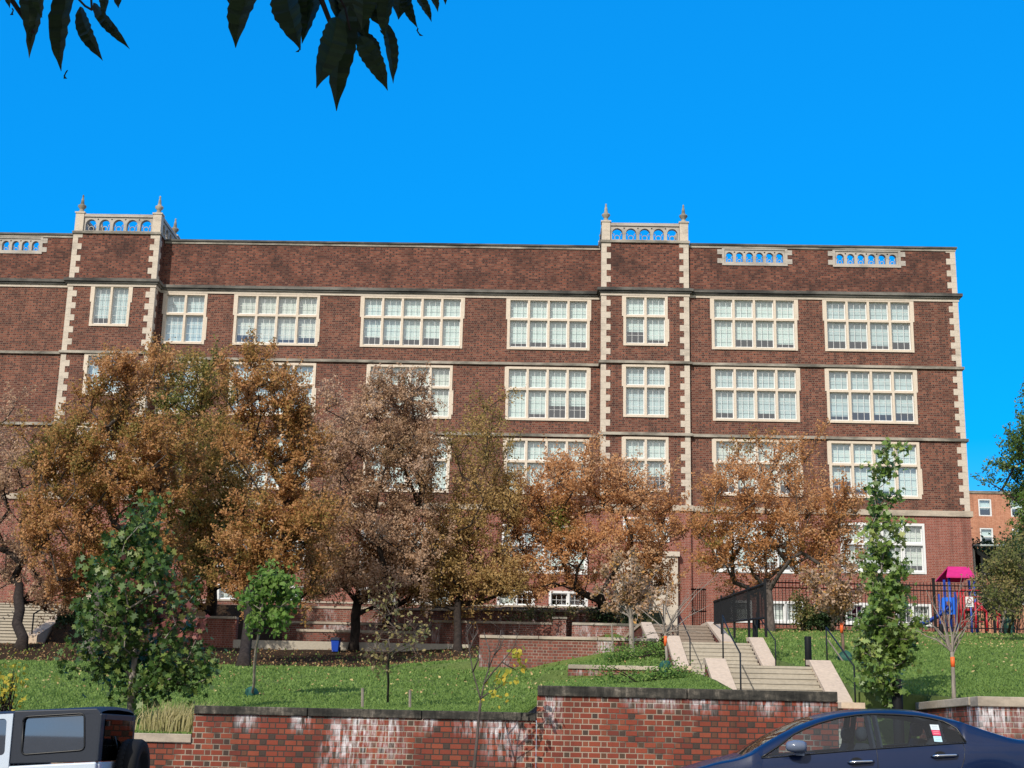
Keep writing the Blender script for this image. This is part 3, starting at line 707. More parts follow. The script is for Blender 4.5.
# ------------------------------------------------------------------ stairs
def stairs():
    root = empty('front_stairs', (4.4, 30, 2.3), 'pale concrete front stairs in three flights between sloping cheek walls', 'stairs')
    XL, XRt = 3.58, 5.18
    flights = [(23.0, 27.3, 1.0, 3.1, 20), (33.6, 36.0, 3.12, 4.12, 9), (41.6, 44.8, 4.16, 5.25, 9)]
    cur = 2.12
    for fi, (y0, y1, z0, z1, n) in enumerate(flights):
        mb = MB(); dz = (z1-z0)/n; dy = (y1-y0)/n
        xa, xb = (XL, XRt if fi == 0 else 5.32)
        for k in range(n):
            yb = y1 if k == n-1 else y0+dy*(k+1)
            mb.box(xa, xb, y0+dy*k, y1+.3, z0-1.0 if k == 0 else z0+dz*k+.001, z0+dz*(k+1)-.045)
            mb.box(xa, xb, y0+dy*k-.014, y0+dy*(k+1)-.0145 if k < n-1 else y1+.3, z0+dz*(k+1)-.0445, z0+dz*(k+1))
        f = mb.build('flight', M['concrete'] if fi < 2 else M['concrete_shaded'], root)
    for y0, y1, z in ((22.33, 22.95, 1.0), (27.6, 33.57, 3.1), (36.3, 41.57, 4.12), (45.1, 58, 5.25)):
        mb = MB(); mb.box(XL, XRt if z < 4 else 5.32, y0, y1, z-.8, z); mb.build('landing', M['concrete'], root)
    # cheek walls with flat upper end, long slope and flat foot
    def cheek(xa, xb, pts, bot):
        mb = MB(); T = .1
        outer = [(y, z-T) for y, z in pts]; mb.prism_x([(pts[0][0], bot), (pts[-1][0], bot)] + outer[::-1], xa+.03, xb-.03)
        w = mb.build('cheek_wall', M['brick_street'], root)
        mb = MB(); mb.prism_x([(y, z-T+.002) for y, z in pts] + [(y, z) for y, z in pts[::-1]], xa, xb)
        c = mb.build('coping', M['concrete_pink'], w)
    cheek(5.18, 5.58, [(24.6, 2.38), (25.45, 2.4), (27.35, 3.24), (27.7, 3.26)], 1.9)
    cheek(3.2, 3.58, [(24.7, 2.36), (25.4, 2.45), (27.3, 3.23), (27.6, 3.25)], 1.9)
    cheek(5.32, 5.68, [(33.1, 3.41), (33.7, 3.43), (36.0, 4.29), (36.4, 4.31)], 2.6)
    cheek(3.24, 3.58, [(33.2, 3.40), (33.7, 3.43), (36.0, 4.29), (36.3, 4.31)], 2.6)
    cheek(5.32, 5.68, [(41.3, 4.55), (44.8, 5.4), (58, 5.7)], 3.6)
    cheek(3.24, 3.58, [(41.3, 4.5), (44.8, 5.35), (58, 5.6)], 3.6)
    def rail(x, pts, h=.88, r=.015):
        mb = MB(); mb.tube([(x, y, z+h) for y, z in pts], r, 8)
        for y, z in (pts[0], pts[-1]): mb.tube([(x, y, z-.05), (x, y, z+h)], r, 8)
        mb.build('handrail', M['rail_blue'], root)
    rail(5.55, [(25.2, 2.4), (27.5, 3.25)], .62)
    rail(3.57, [(25.2, 2.4), (26.4, 2.8), (27.5, 3.25)], .8)
    rail(3.57, [(33.4, 3.42), (36.2, 4.3)], .62)
    rail(5.55, [(33.4, 3.42), (36.2, 4.3)], .62)
    rail(3.95, [(41.6, 4.2), (44.6, 5.2)], .8)
    # picketed guard on the right cheek of the upper landing
    mb = MB(); ya, yb = 34.4, 44.4
    z0a, z1a, z0b, z1b = at(757,620,34.4)[1], at(757,582,34.4)[1], 5.27, 6.02
    n = 66
    for k in range(n+1):
        f = k/n; y = ya+(yb-ya)*f; big = k % 18 == 0
        lo = z0a+(z0b-z0a)*f; hi = z1a+(z1b-z1a)*f
        r = .03 if big else .009; mb.box(5.5-r, 5.5+r, y-r, y+r, lo-(.4 if big else -.05), hi+(.08 if big else 0))
    g_ = mb
    for hh in (.06, .96):
        for a, b in ((ya, yb),):
            za = z0a+(z1a-z0a)*hh; zb = z0b+(z1b-z0b)*hh
            g_.tube([(5.5, a, za), (5.5, b, zb)], .03, 6)
    g_.build('guard_rail', M['black_iron'], root)
stairs()

def far_stairs():
    root = empty('side_stairs', (-24, 62, 5.2), 'broad pale concrete stairs at the left edge behind the trees', 'stairs')
    mb = MB(); n = 14; z0 = 5.05; z1 = 7.45; y0, y1 = 59.5, 67
    xb = -21.3
    for k in range(n):
        dz = (z1-z0)/n; dy = (y1-y0)/n
        mb.box(-34, xb, y0+dy*k, y1, z0-.6 if k == 0 else z0+dz*k+.001, z0+dz*(k+1)-.05)
        mb.box(-34, xb, y0+dy*k-.05, y1 if k == n-1 else y0+dy*(k+1)-.0505, z0+dz*(k+1)-.0495, z0+dz*(k+1))
    mb.build('flight', M['concrete'], root)
    mb = MB(); mb.prism_x([(59.2, 4.5), (67.5, 4.5), (67.5, 8.0), (67, 8.0), (59.2, 5.5)], xb+.01, xb+.5); mb.build('cheek_wall', M['concrete_pink'], root)
    mb = MB()
    for x in (xb+.2, xb-3.2):
        mb.tube([(x, 59.4, 5.4), (x, 59.4, 6.4), (x, 66.8, 8.7), (x, 66.8, 7.9)], .035, 6)
    mb.build('handrail', M['rail_blue'], root)
far_stairs()

# ------------------------------------------------------------------ iron fence
def fence():
    root = empty('iron_fence', (18, 60, 6.4), 'tall black iron picket fence along the top of the right lawn', 'fence')
    Y = 60; x0, x1 = 9.3, 27.0; zb, zt = 6.42, 8.5
    mb = MB(); n = int((x1-x0)/.145)
    for k in range(n+1):
        x = x0+.145*k; mb.box(x-.012, x+.012, Y-.012, Y+.012, zb+.08, zt+.02)
    mb.build('picket_panel', M['black_iron'], root)
    mb = MB()
    for z in (zb+.2, zt-.35, zt-.13): mb.box(x0, x1, Y-.022, Y-.0125, z, z+.045); mb.box(x0, x1, Y+.0125, Y+.022, z, z+.045)
    mb.build('rail', M['black_iron'], root)
    for x in np.arange(x0, x1+.1, 2.46):
        mb = MB(); mb.box(x-.05, x+.05, Y-.05, Y+.05, zb-.2, zt+.15); mb.box(x-.06, x+.06, Y-.06, Y+.06, zt+.151, zt+.2); mb.build('post', M['black_iron'], root)
fence()
def gate_rail():
    root = empty('entrance_railing', (7.5, 66, 7.4), 'black iron railing beside the school entrance, left of the tree trunk', 'railing')
    mb = MB(); Y = 62
    xa, xb = at(692, 590, Y)[0], at(705, 590, Y)[0]; zt = at(700, 588, Y)[1]; zb = at(700, 612, Y)[1]
    for k in range(8):
        x = xa+(xb-xa)*k/7; mb.box(x-.015, x+.015, Y-.015, Y+.015, zb-.6, zt)
    mb.box(xa-.05, xb+.05, Y-.03, Y-.016, zt-.1, zt-.04); mb.box(xa-.05, xb+.05, Y-.03, Y-.016, zb, zb+.06)
    mb.build('picket_panel', M['black_iron'], root)
gate_rail()

# bollards
def bollard(px, py_top, py_bot, Y, r, label):
    x, zt = at(px, py_top, Y); zb = min(at(px, py_bot, Y)[1], g(x, Y))-.1
    mb = MB(); mb.lathe(x, Y, [(r, zb), (r, zt-.02), (r*.93, zt)], 16); o = mb.build('bollard', M['black_iron'])
    tag(o, label, 'bollard', 'black steel bollards beside the stairs')
bollard(807.7, 636.5, 667.5, 29, .07, 'black bollard on the lawn just right of the front stairs')
bollard(896.5, 679, 708, 24.5, .09, 'thick black bollard behind the blue car, beside the columnar oak')
bollard(755, 620, 638, 36.9, .07, 'farthest black bollard, at the head of the right cheek wall of the upper stairs')
bollard(941, 624, 645, 55, .09, 'black bollard on the upper right lawn below the blue slide')

# ------------------------------------------------------------------ foliage
RS = np.random.RandomState(11)
SHAPES = {
 'leaf': [(0,0,0), (-.28,.45,.06), (0,1,-.05), (.28,.45,.06)],
 'oval': [(0,0,0), (-.3,.3,.07), (-.24,.7,.05), (0,1,-.06), (.24,.7,.05), (.3,.3,.07)],
 'oak': [(0,0,0), (-.12,.18,.02), (-.36,.22,.09), (-.17,.42,.03), (-.46,.6,.1), (-.18,.68,.03), (0,1,-.08),
         (.18,.68,.03), (.46,.6,.1), (.17,.42,.03), (.36,.22,.09), (.12,.18,.02)],
}
def leaves_obj(name, mat, C, size, tint, shape='leaf', droop=0.0, up=.35, parent=None, rs=RS, dirs=None):
    C = np.asarray(C); N = len(C); S = np.array(SHAPES[shape]); K = len(S)
    ax = rs.normal(size=(N,3)) if dirs is None else dirs + rs.normal(size=(N,3))*.25
    ax[:,2] -= droop; ax /= np.linalg.norm(ax, axis=1)[:,None]
    nn = rs.normal(size=(N,3))*.8 - np.array(sd)*(up*3.2)
    nn -= ax*np.sum(nn*ax, axis=1)[:,None]; nn /= np.linalg.norm(nn, axis=1)[:,None]+1e-9
    sd_ = np.cross(ax, nn); size = np.broadcast_to(size, (N,))
    V = C[:,None,:] + size[:,None,None]*(S[None,:,0,None]*sd_[:,None,:] + (S[None,:,1,None]-.4)*ax[:,None,:] + S[None,:,2,None]*nn[:,None,:])
    me = bpy.data.meshes.new(name); me.vertices.add(N*K); me.vertices.foreach_set('co', V.reshape(-1).astype(np.float32))
    me.loops.add(N*K); me.loops.foreach_set('vertex_index', np.arange(N*K, dtype=np.int32))
    me.polygons.add(N); me.polygons.foreach_set('loop_start', np.arange(0, N*K, K, dtype=np.int32))
    me.update(calc_edges=True)
    at_ = me.attributes.new('tint', 'FLOAT', 'FACE'); at_.data.foreach_set('value', np.clip(tint, 0, 1).astype(np.float32))
    me.materials.append(mat); o = bpy.data.objects.new(name, me); COL.objects.link(o)
    if parent: adopt(o, parent)
    return o

def crown_points(ells, Y, depth, n, rs):
    """cluster centres inside a crown; its lobes are given as pixel ellipses at depth Y"""
    w = np.array([e[2]*e[3]*(e[4] if len(e) > 4 else 1) for e in ells], float); w /= w.sum(); out = []; sub = []
    for k, e in enumerate(ells):
        m_ = max(1, int(round(n*w[k])))
        cx, cz = at(e[0], e[1], Y); rx = abs(at(e[0]+e[2], e[1], Y)[0]-cx); rz = abs(at(e[0], e[1]-e[3], Y)[1]-cz)
        ry = min(depth, (rx+rz)/2*1.15)
        q = rs.normal(size=(m_,3)); q /= np.linalg.norm(q, axis=1)[:,None]; q *= (rs.rand(m_)**(1/2.3))[:,None]
        oy = rs.uniform(-.35, .35)*max(0, depth-ry)
        out.append(np.stack([cx+q[:,0]*rx, Y+oy+q[:,1]*ry, cz+q[:,2]*rz], 1)); sub += [k]*m_
    return np.concatenate(out), np.array(sub)

def skeleton(base, top, pts, rs, rbase, kmin=.012, lean=None, segs=5, fork=.25):
    """grow limbs from a trunk to every cluster, thickness by the number of tips carried"""
    P = []; par = []
    for k in range(segs+1):
        f = k/segs; p = base.lerp(top, f)
        p = p + Vector((rs.normal()*.03, rs.normal()*.03, 0))*(top-base).length*.25*(f > 0)
        P.append(np.array(p)); par.append(k-1)
    nt = len(P); tips = []
    order = np.argsort(np.linalg.norm(pts-np.array(top), axis=1)); first = max(1, int(segs*fork))
    for i in order:
        q = pts[i]; A = np.array(P); cand = np.arange(len(A)) >= first
        d = q-A; dist = np.linalg.norm(d, axis=1)
        cost = dist*(1+1.6*np.clip(-d[:,2]/(dist+1e-6)+.5, 0, 2)) + np.where(cand, 0, 1e6) + .15*np.linalg.norm(A-np.array(base), axis=1)*0
        j = int(np.argmin(cost)); L = dist[j]; steps = max(1, int(L/.6)); prev = j
        for s_ in range(1, steps+1):
            f = s_/steps; p = P[j]+(q-P[j])*f
            if s_ < steps: p = p + rs.normal(size=3)*.05 + np.array([0,0,.1*L*math.sin(math.pi*f)*.5])
            P.append(p); par.append(prev); prev = len(P)-1
        tips.append(prev)
    cnt = np.zeros(len(P))
    for t_ in tips:
        k = t_
        while k >= 0: cnt[k] += 1; k = par[k]
    r = kmin + (rbase-kmin)*(cnt/max(1, cnt[0]))**.66
    return P, par, r, nt

def tree(name, label, cat, base, top_px, Y, ells, nclust, nleaf, lsize, leafmat, barkmat, rbase, depth=3.0, crad=.5, group=None,
         shape='leaf', tintf=None, seed=1, twigs=5, twlen=.6, kmin=.012, fork=.35, droop=.2, flare=True, cover=None, twmat=None, twr=.006, rise=.35):
    rs = np.random.RandomState(seed)
    root = empty(name, base, label, cat, group)
    tx, tz = at(*top_px, Y); top = Vector((tx, Y, tz))
    pts, sub = crown_points(ells, Y, depth, nclust, rs)
    P, par, r, nt = skeleton(base+Vector((0,0,-.1)), top, pts, rs, rbase, kmin, fork=fork)
    mb = MB(); n8 = 8
    rr = [max(r[k], rbase*(1-.55*k/(nt-1))) for k in range(nt)]
    if flare: rr[0] *= 1.45
    mb.tube(P[:nt], rr, 9)
    for k in range(nt, len(P)):
        ra = min(r[par[k]], rr[par[k]] if par[k] < nt else 9) ; ra = min(ra, r[k]*1.6+.003)
        mb.tube([P[par[k]], P[k]], [ra, r[k]], 6 if r[k] > .05 else 4, cap=False)
    mb.build('trunk', barkmat, root, fix=False)
    C = []; T = []; tw = MB(); big_ = nleaf >= 90; rise = .85 if big_ else rise; twlen = twlen*1.35 if big_ else twlen; crad = crad*.5 if big_ else crad; nleaf = nleaf*(1.9 if big_ else 1); lsize = lsize*(.78 if big_ else 1)
    lobe_t = rs.rand(len(ells))
    for i, p in enumerate(pts):
        tb = rs.rand()*.35 + .65*.5*(lobe_t[sub[i]]+rs.rand())
        for _ in range(twigs):
            d = rs.normal(size=3)*.8; d[2] += rise; d /= np.linalg.norm(d); L = twlen*rs.uniform(.5, 1.2)
            a = p; e = p+d*L
            if twmat is not False: tw.tube([a, (a+e)/2+rs.normal(size=3)*L*.06, e], [twr*1.4, twr, twr*.5], 3, cap=False)
            m_ = rs.poisson(nleaf/twigs)
            if m_:
                f = rs.rand(m_)**.7
                C.append(a+(e-a)*f[:,None]+rs.normal(size=(m_,3))*crad*.3)
                T.append(tb*.65 + .35*rs.rand(m_) if tintf is None else tintf(C[-1], tb, rs))
    if twmat is not False and tw.f: tw.build('twigs', twmat or barkmat, root, fix=False)
    if C:
        C = np.concatenate(C); T = np.concatenate(T)
        leaves_obj('crown', leafmat, C, lsize*rs.uniform(.6, 1.25, len(C)), T, shape, droop, parent=root, rs=rs)
    return root

LF = {}
LF['autumn'] = mat_leaf('leaf_autumn', [(0,(.09,.13,.03)),(.22,(.24,.20,.05)),(.42,(.42,.24,.08)),(.62,(.54,.27,.11)),(.8,(.62,.37,.19)),(1,(.66,.52,.40))])
LF['green_orange'] = mat_leaf('leaf_green_orange', [(0,(.07,.12,.035)),(.3,(.19,.20,.05)),(.5,(.40,.28,.085)),(.75,(.54,.30,.11)),(1,(.64,.50,.34))])
LF['tan'] = mat_leaf('leaf_tan', [(0,(.20,.14,.06)),(.3,(.40,.25,.14)),(.6,(.58,.39,.26)),(.82,(.66,.49,.36)),(.9,(.66,.38,.12)),(1,(.64,.34,.1))])
LF['orange'] = mat_leaf('leaf_orange', [(0,(.14,.22,.03)),(.15,(.30,.20,.05)),(.4,(.53,.25,.10)),(.7,(.63,.34,.15)),(1,(.66,.48,.33))])
LF['yellowish'] = mat_leaf('leaf_yellowish', [(0,(.17,.17,.05)),(.35,(.38,.26,.09)),(.7,(.54,.35,.14)),(1,(.62,.47,.29))])
LF['oak'] = mat_leaf('leaf_dark_oak', [(0,(.03,.07,.015)),(.5,(.07,.14,.028)),(.84,(.20,.26,.06)),(.88,(.15,.035,.035)),(1,(.34,.13,.10))], .3, .45, .4)
LF['lime'] = mat_leaf('leaf_lime', [(0,(.06,.13,.025)),(.5,(.13,.24,.045)),(1,(.26,.36,.09))], .4)
LF['columnar'] = mat_leaf('leaf_columnar', [(0,(.035,.08,.015)),(.4,(.10,.18,.03)),(.68,(.22,.31,.07)),(.86,(.44,.45,.15)),(1,(.6,.5,.12))], .3, .4, .45)
LF['yellow'] = mat_leaf('leaf_yellow', [(0,(.30,.34,.04)),(.5,(.5,.42,.05)),(1,(.6,.45,.06))], .4)
LF['olive'] = mat_leaf('leaf_olive', [(0,(.09,.12,.035)),(.5,(.20,.21,.07)),(.8,(.36,.28,.11)),(1,(.45,.38,.2))])
LF['evergreen'] = mat_leaf('leaf_evergreen', [(0,(.012,.03,.01)),(.6,(.03,.06,.018)),(1,(.06,.09,.03))], .2)
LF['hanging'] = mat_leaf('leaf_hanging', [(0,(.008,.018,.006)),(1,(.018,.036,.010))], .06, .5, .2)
LF['litter'] = mat_leaf('leaf_litter', [(0,(.10,.05,.025)),(.4,(.22,.12,.05)),(.8,(.42,.3,.14)),(1,(.55,.45,.2))], .1, .8)
LF['grass'] = mat_leaf('leaf_grass', [(0,(.11,.185,.04)),(.5,(.20,.31,.075)),(1,(.35,.44,.16))], .35, .6)
LF['reed'] = mat_leaf('leaf_reed', [(0,(.12,.18,.05)),(.4,(.32,.3,.12)),(1,(.6,.52,.3))], .35, .7)

G = 'autumn trees in front of the school'
def T(px, py, **k): return onground(px, py, **k)
def sc(Y): return Y/58
big = dict(nleaf=150, lsize=.17, barkmat=M['bark'], crad=.55, group=G, twigs=6, twlen=.75)
tree('autumn_tree', 'pinkish half-bare autumn tree cut off by the left edge', 'tree', T(20,650), (18,585), 57, [(2,500,48,65),(25,560,50,45),(8,425,28,38,.5),(35,470,28,30,.6),(48,600,22,18)], 85, 115, .15, LF['tan'], M['bark'], .2, 3.5, .6, G, seed=2, twigs=6, twlen=.8)
tree('autumn_tree', 'largest orange autumn tree, its top reaching the left tower window', 'tree', T(88,663), (110,560), 51, [(132,378,42,34),(140,358,22,16,.8),(110,440,70,48),(95,505,72,50),(130,560,60,42),(70,550,50,42),(155,480,42,50),(60,455,32,30),(85,592,46,18,.9),(150,590,34,18,.8),(165,455,34,34,.9)], 255, 150, .16, LF['autumn'], M['bark_grey'], .26, 3.8, .6, G, seed=3, twigs=6, twlen=.7)
tree('autumn_tree', 'olive and orange autumn tree with a thick dark trunk behind the young green tree', 'tree', T(212,644), (212,590), 58, [(190,400,42,48),(205,480,48,55),(195,560,50,42),(180,597,42,16,.8),(225,520,40,50),(170,385,18,26,.8),(210,455,36,36,.9)], 195, 150, .17, LF['green_orange'], M['bark'], .22, 3.5, .6, G, seed=4, twigs=6, twlen=.8)
tree('autumn_tree', 'golden brown autumn tree with two tops standing above the young green tree', 'tree', T(243,668), (250,590), 47, [(262,388,40,30),(262,440,58,45),(285,500,48,52),(250,550,45,45),(300,430,28,32),(290,570,38,32),(320,540,28,36,.9),(232,592,30,16,.8)], 190, 150, .145, LF['autumn'], M['bark'], .17, 3.2, .5, G, seed=5, twigs=6, twlen=.65)
tree('autumn_tree', 'pinkish tan autumn tree on a straight dark trunk by the blue recycling bin', 'tree', T(353,651), (358,590), 55, [(392,400,40,32),(360,440,50,45),(400,470,50,48),(355,520,50,48),(410,540,48,42),(345,570,50,30),(420,430,25,30,.7),(330,592,34,14,.9),(395,590,40,18,.9)], 230, 165, .15, LF['tan'], M['bark'], .19, 3.6, .55, G, seed=6, twigs=7, twlen=.75)
tree('autumn_tree', 'thin brown autumn tree crowded between its tan neighbour and the yellowish tree', 'tree', T(386,650), (388,600), 57, [(385,592,34,20),(400,568,38,28),(432,590,34,18,1)], 70, 120, .15, LF['autumn'], M['bark'], .2, 2.5, .5, G, seed=7, twigs=6, twlen=.7)
tree('autumn_tree', 'airy yellowish autumn tree whose thin top crosses the middle windows', 'tree', T(458,652), (458,600), 56, [(490,418,26,26,.35),(480,455,42,36,.5),(470,510,42,42,.75),(500,500,35,42,.55),(450,570,38,32),(480,575,42,30),(440,600,28,16),(452,545,30,30,.8),(512,592,26,14,.9),(475,598,36,12,.9)], 160, 105, .15, LF['yellowish'], M['bark'], .15, 3.2, .6, G, seed=8, twigs=7, twlen=.8)
def t8(C, tb, rs):
    gx = np.exp(-((C[:,0]-at(560,525,57)[0])**2+(C[:,2]-at(560,525,57)[1])**2)/.9)
    return np.clip(.25+.5*tb+.3*rs.rand(len(C))-.6*gx*(rs.rand(len(C)) < .8), 0, 1)
tree('autumn_tree', 'copper autumn tree with green patches left of the stone doorway', 'tree', T(606,634), (600,592), 57, [(565,500,52,35),(620,500,52,32),(590,480,55,20,.7),(545,545,42,32),(600,555,60,34),(655,530,42,36),(590,468,34,16,.6),(530,575,28,20),(640,580,38,22),(540,505,35,30,.8),(565,588,44,14,.8),(510,545,28,30,.7)], 200, 130, .15, LF['orange'], M['bark'], .2, 3.6, .55, G, seed=9, twigs=6, twlen=.8, tintf=t8)
tree('autumn_tree', 'copper autumn tree with a grey trunk at the fence, right of the stairs', 'tree', T(770,632), (768,580), 57, [(765,462,46,20,.5),(750,500,48,32,.9),(800,510,48,34),(760,545,62,30),(815,555,38,30),(728,565,30,22,.8),(842,525,26,26,.6),(800,450,28,16,.35),(850,560,20,16,.5),(745,583,34,12,.7),(708,535,26,38,.7),(716,492,22,20,.5)], 150, 120, .15, LF['orange'], M['bark_grey'], .19, 3.4, .55, G, seed=10, twigs=6, twlen=.8)

# young trees and shrubs nearer the street
tree('red_oak', 'dark green young oak with reddish leaf patches behind the off-roader', 'tree', Vector((at(130,715,23.6)[0], 23.6, 1.7)), (136,640), 23.6,
     [(125,585,48,38),(160,600,40,35),(110,630,42,30),(160,645,45,30),(195,665,24,18),(95,672,26,16),(140,680,40,22),(175,685,20,14),(132,548,30,26),(150,520,26,22,.8)], 120, 34, .135, LF['oak'], M['bark_pale'], .06, 1.2, .3,
     shape='oak', seed=21, twigs=5, twlen=.32, kmin=.005, fork=.1, droop=.5, twr=.003, twmat=M['bark'],
     tintf=lambda C, tb, rs: np.where(tb > .70, .84+.16*rs.rand(len(C)), rs.rand(len(C))*.85))
tree('young_linden', 'slim bright green young tree on a straight stem above the left lawn', 'tree', T(251,697), (262,610), 29, [(272,585,20,15),(264,603,20,20),(284,598,15,17),(252,622,12,14,.7),(274,623,14,13,.7),(266,572,9,8,.6)], 52, 30, .12, LF['lime'], M['bark_pale'], .03, .9, .2, seed=22, shape='oval', twigs=4, twlen=.22, kmin=.004, fork=.5, droop=.5, twr=.003, flare=False)
tree('sparse_sapling', 'thin sapling with a few yellow green leaves between two grey stakes', 'tree', T(388,704), (389,640), 26, [(375,650,14,14,.6),(405,640,22,20),(390,610,18,25,.8),(420,625,18,12,.6),(385,660,20,12),(372,628,12,14)], 40, 8, .08, LF['olive'], M['bark_grey'], .022, .7, .2, seed=23, shape='oval', twigs=6, twlen=.28, kmin=.004, fork=.45, droop=.3, twmat=M['twig_red'], twr=.0035, flare=False,
     tintf=lambda C, tb, rs: .5+.5*rs.rand(len(C)))
tree('columnar_oak', 'narrow upright green oak with yellowing leaves beside the blue car', 'tree', T(881,706), (883,560), 24.6,
     [(885,445,7,10),(884,470,12,14),(882,500,14,18),(884,535,20,22),(880,565,22,22),(888,590,29,27),(874,622,26,26),(896,635,28,30),(880,663,29,24),(884,688,24,16,.9)], 118, 32, .125, LF['columnar'], M['bark_pale'], .033, .5, .2,
     shape='oak', seed=24, twigs=4, twlen=.22, kmin=.004, fork=.1, droop=-.3, twr=.004, flare=False)
tree('olive_tree', 'small bushy olive green tree with a slanting stake at the right edge', 'tree', T(1010,634), (1010,605), 50, [(1000,585,24,22),(1020,575,22,26),(1012,560,24,18),(1008,605,28,12,.8),(988,600,12,12,.4)], 64, 56, .12, LF['olive'], M['bark_grey'], .06, 1.8, .4, seed=29, twigs=5, twlen=.5)
tree('edge_tree', 'dark green tree reaching in at the right edge above the apartment house', 'tree', Vector((at(1062,630,52)[0], 52, 5.5)), (1060,560), 52, [(1034,440,26,34),(1022,475,24,16),(1045,410,20,22),(1045,500,30,24),(1000,482,10,6,.6),(1060,460,30,40),(1032,515,18,10)], 110, 95, .15, LF['columnar'], M['bark'], .2, 2.6, .5, seed=30, twigs=5, twlen=.6, tintf=lambda C, tb, rs: .5*rs.rand(len(C))+.1*tb)
tree('bushy_tree', 'dense olive bush tree behind the playground at the right edge', 'tree', Vector((at(1005,600,72)[0], 72, 7.5)), (1005,575), 72, [(1004,562,18,14,.7),(1026,556,24,22),(1042,530,25,30),(1018,588,26,16,.7)], 70, 62, .17, LF['olive'], M['bark'], .15, 2.5, .6, seed=31, twigs=5, twlen=.7)

def fan_tree(name, label, base, fork_px, tips, Y, r, mat, leafmat=None, nl=0, ls=.08, seed=1, twigs=6, spread=.5, density=1.0):
    Y = base.y; rs = np.random.RandomState(seed); root = empty(name, base, label, 'tree'); P = lambda x, y, yy: Vector((at(x, y, yy)[0], yy, at(x, y, yy)[1]))
    F0 = P(*fork_px, Y); mb = MB(); mid = base.lerp(F0, .5)+Vector((rs.normal()*.02, 0, 0))
    mb.tube([base+Vector((0,0,-.08)), base+Vector((0,0,.02)), mid, F0], [r*1.35, r*1.05, r*.92, r*.8], 9)
    C = []
    def stem(a, b, r0, r1, lvl):
        L = (b-a).length; up = Vector((0, 0, 1)); n = 6; pts = []
        d0 = ((b-a).normalized()*.75+up*.5).normalized()
        c1 = a+d0*L*.35
        for k in range(n+1):
            t = k/n; p = a*(1-t)**2+c1*2*t*(1-t)+b*t*t + Vector(rs.normal(size=3))*L*.012*(0 < k < n); pts.append(p)
        mb.tube(pts, [r0+(r1-r0)*k/n for k in range(n+1)], 5 if r0 > .008 else 3, cap=False)
        if lvl < 3:
            m = int((twigs if lvl == 0 else twigs*.7 if lvl == 1 else 3)*density)
            for k in range(m):
                t = rs.uniform(.25, .97); i = min(n-1, int(t*n)); p = pts[i].lerp(pts[i+1], t*n-i); d = (pts[i+1]-pts[i]).normalized()
                d = (d*.8+Vector(rs.normal(size=3))*.5+up*.15).normalized(); l = L*(1-t*.55)*rs.uniform(.25, .5)
                rr = (r0+(r1-r0)*t)*.6; stem(p, p+d*l, rr, max(.0018, rr*.35), lvl+1)
        if leafmat and lvl >= 1:
            for p in pts[2:]:
                for _ in range(rs.poisson(nl)): C.append(np.array(p)+rs.normal(size=3)*.06)
    for k, (x, y) in enumerate(tips):
        yy = Y+spread*math.sin(k*2.4+seed); a = mid.lerp(F0, rs.uniform(.75, 1)) if k % 3 == 2 else F0
        stem(a, P(x, y, yy), r*.55, .0035, 0)
    mb.build('trunk', mat, root, fix=False)
    if C: leaves_obj('crown', leafmat, np.array(C), ls*rs.uniform(.6, 1.25, len(C)), rs.rand(len(C)), 'leaf', .2, parent=root, rs=rs)
    return root
fan_tree('bare_sapling', 'leafless young tree with an orange tape above the right street wall', T(954,698), (952,652), [(915,606),(926,590),(938,600),(928,622),(948,584),(962,576),(974,584),(984,602),(974,618),(908,628)], 24.2, .035, M['bark_pale'], seed=25, spread=.35, twigs=4)
fan_tree('bare_sapling', 'leafless sapling in the planter wedge left of the upper stairs, wide thin branches', T(666,680), (665,634), [(636,606),(648,588),(668,576),(690,598),(703,582),(720,572),(704,634),(636,640),(712,604)], 28.5, .03, M['bark_pale'], seed=27, spread=.5, twigs=3)
fan_tree('staked_sapling', 'thin staked sapling with orange tape on the lawn right of the stairs', T(844,662), (841,618), [(798,572),(812,584),(826,568),(838,560),(852,570),(862,588),(820,600),(806,598),(848,592),(832,588)], 40, .04, M['twig_red'], LF['tan'], 1.0, .09, seed=28, spread=.8, twigs=6)
fan_tree('pale_bare_tree', 'whitish fine-branched tree standing behind the upper planter wall', T(632,658, y0=34.5), (631,616), [(598,592),(603,572),(617,560),(630,552),(645,560),(660,568),(674,588),(668,608),(598,610),(640,585),(620,585),(652,590)], 38.5, .075, M['bark_pale'], LF['tan'], .35, .11, seed=26, spread=1.0, twigs=7)

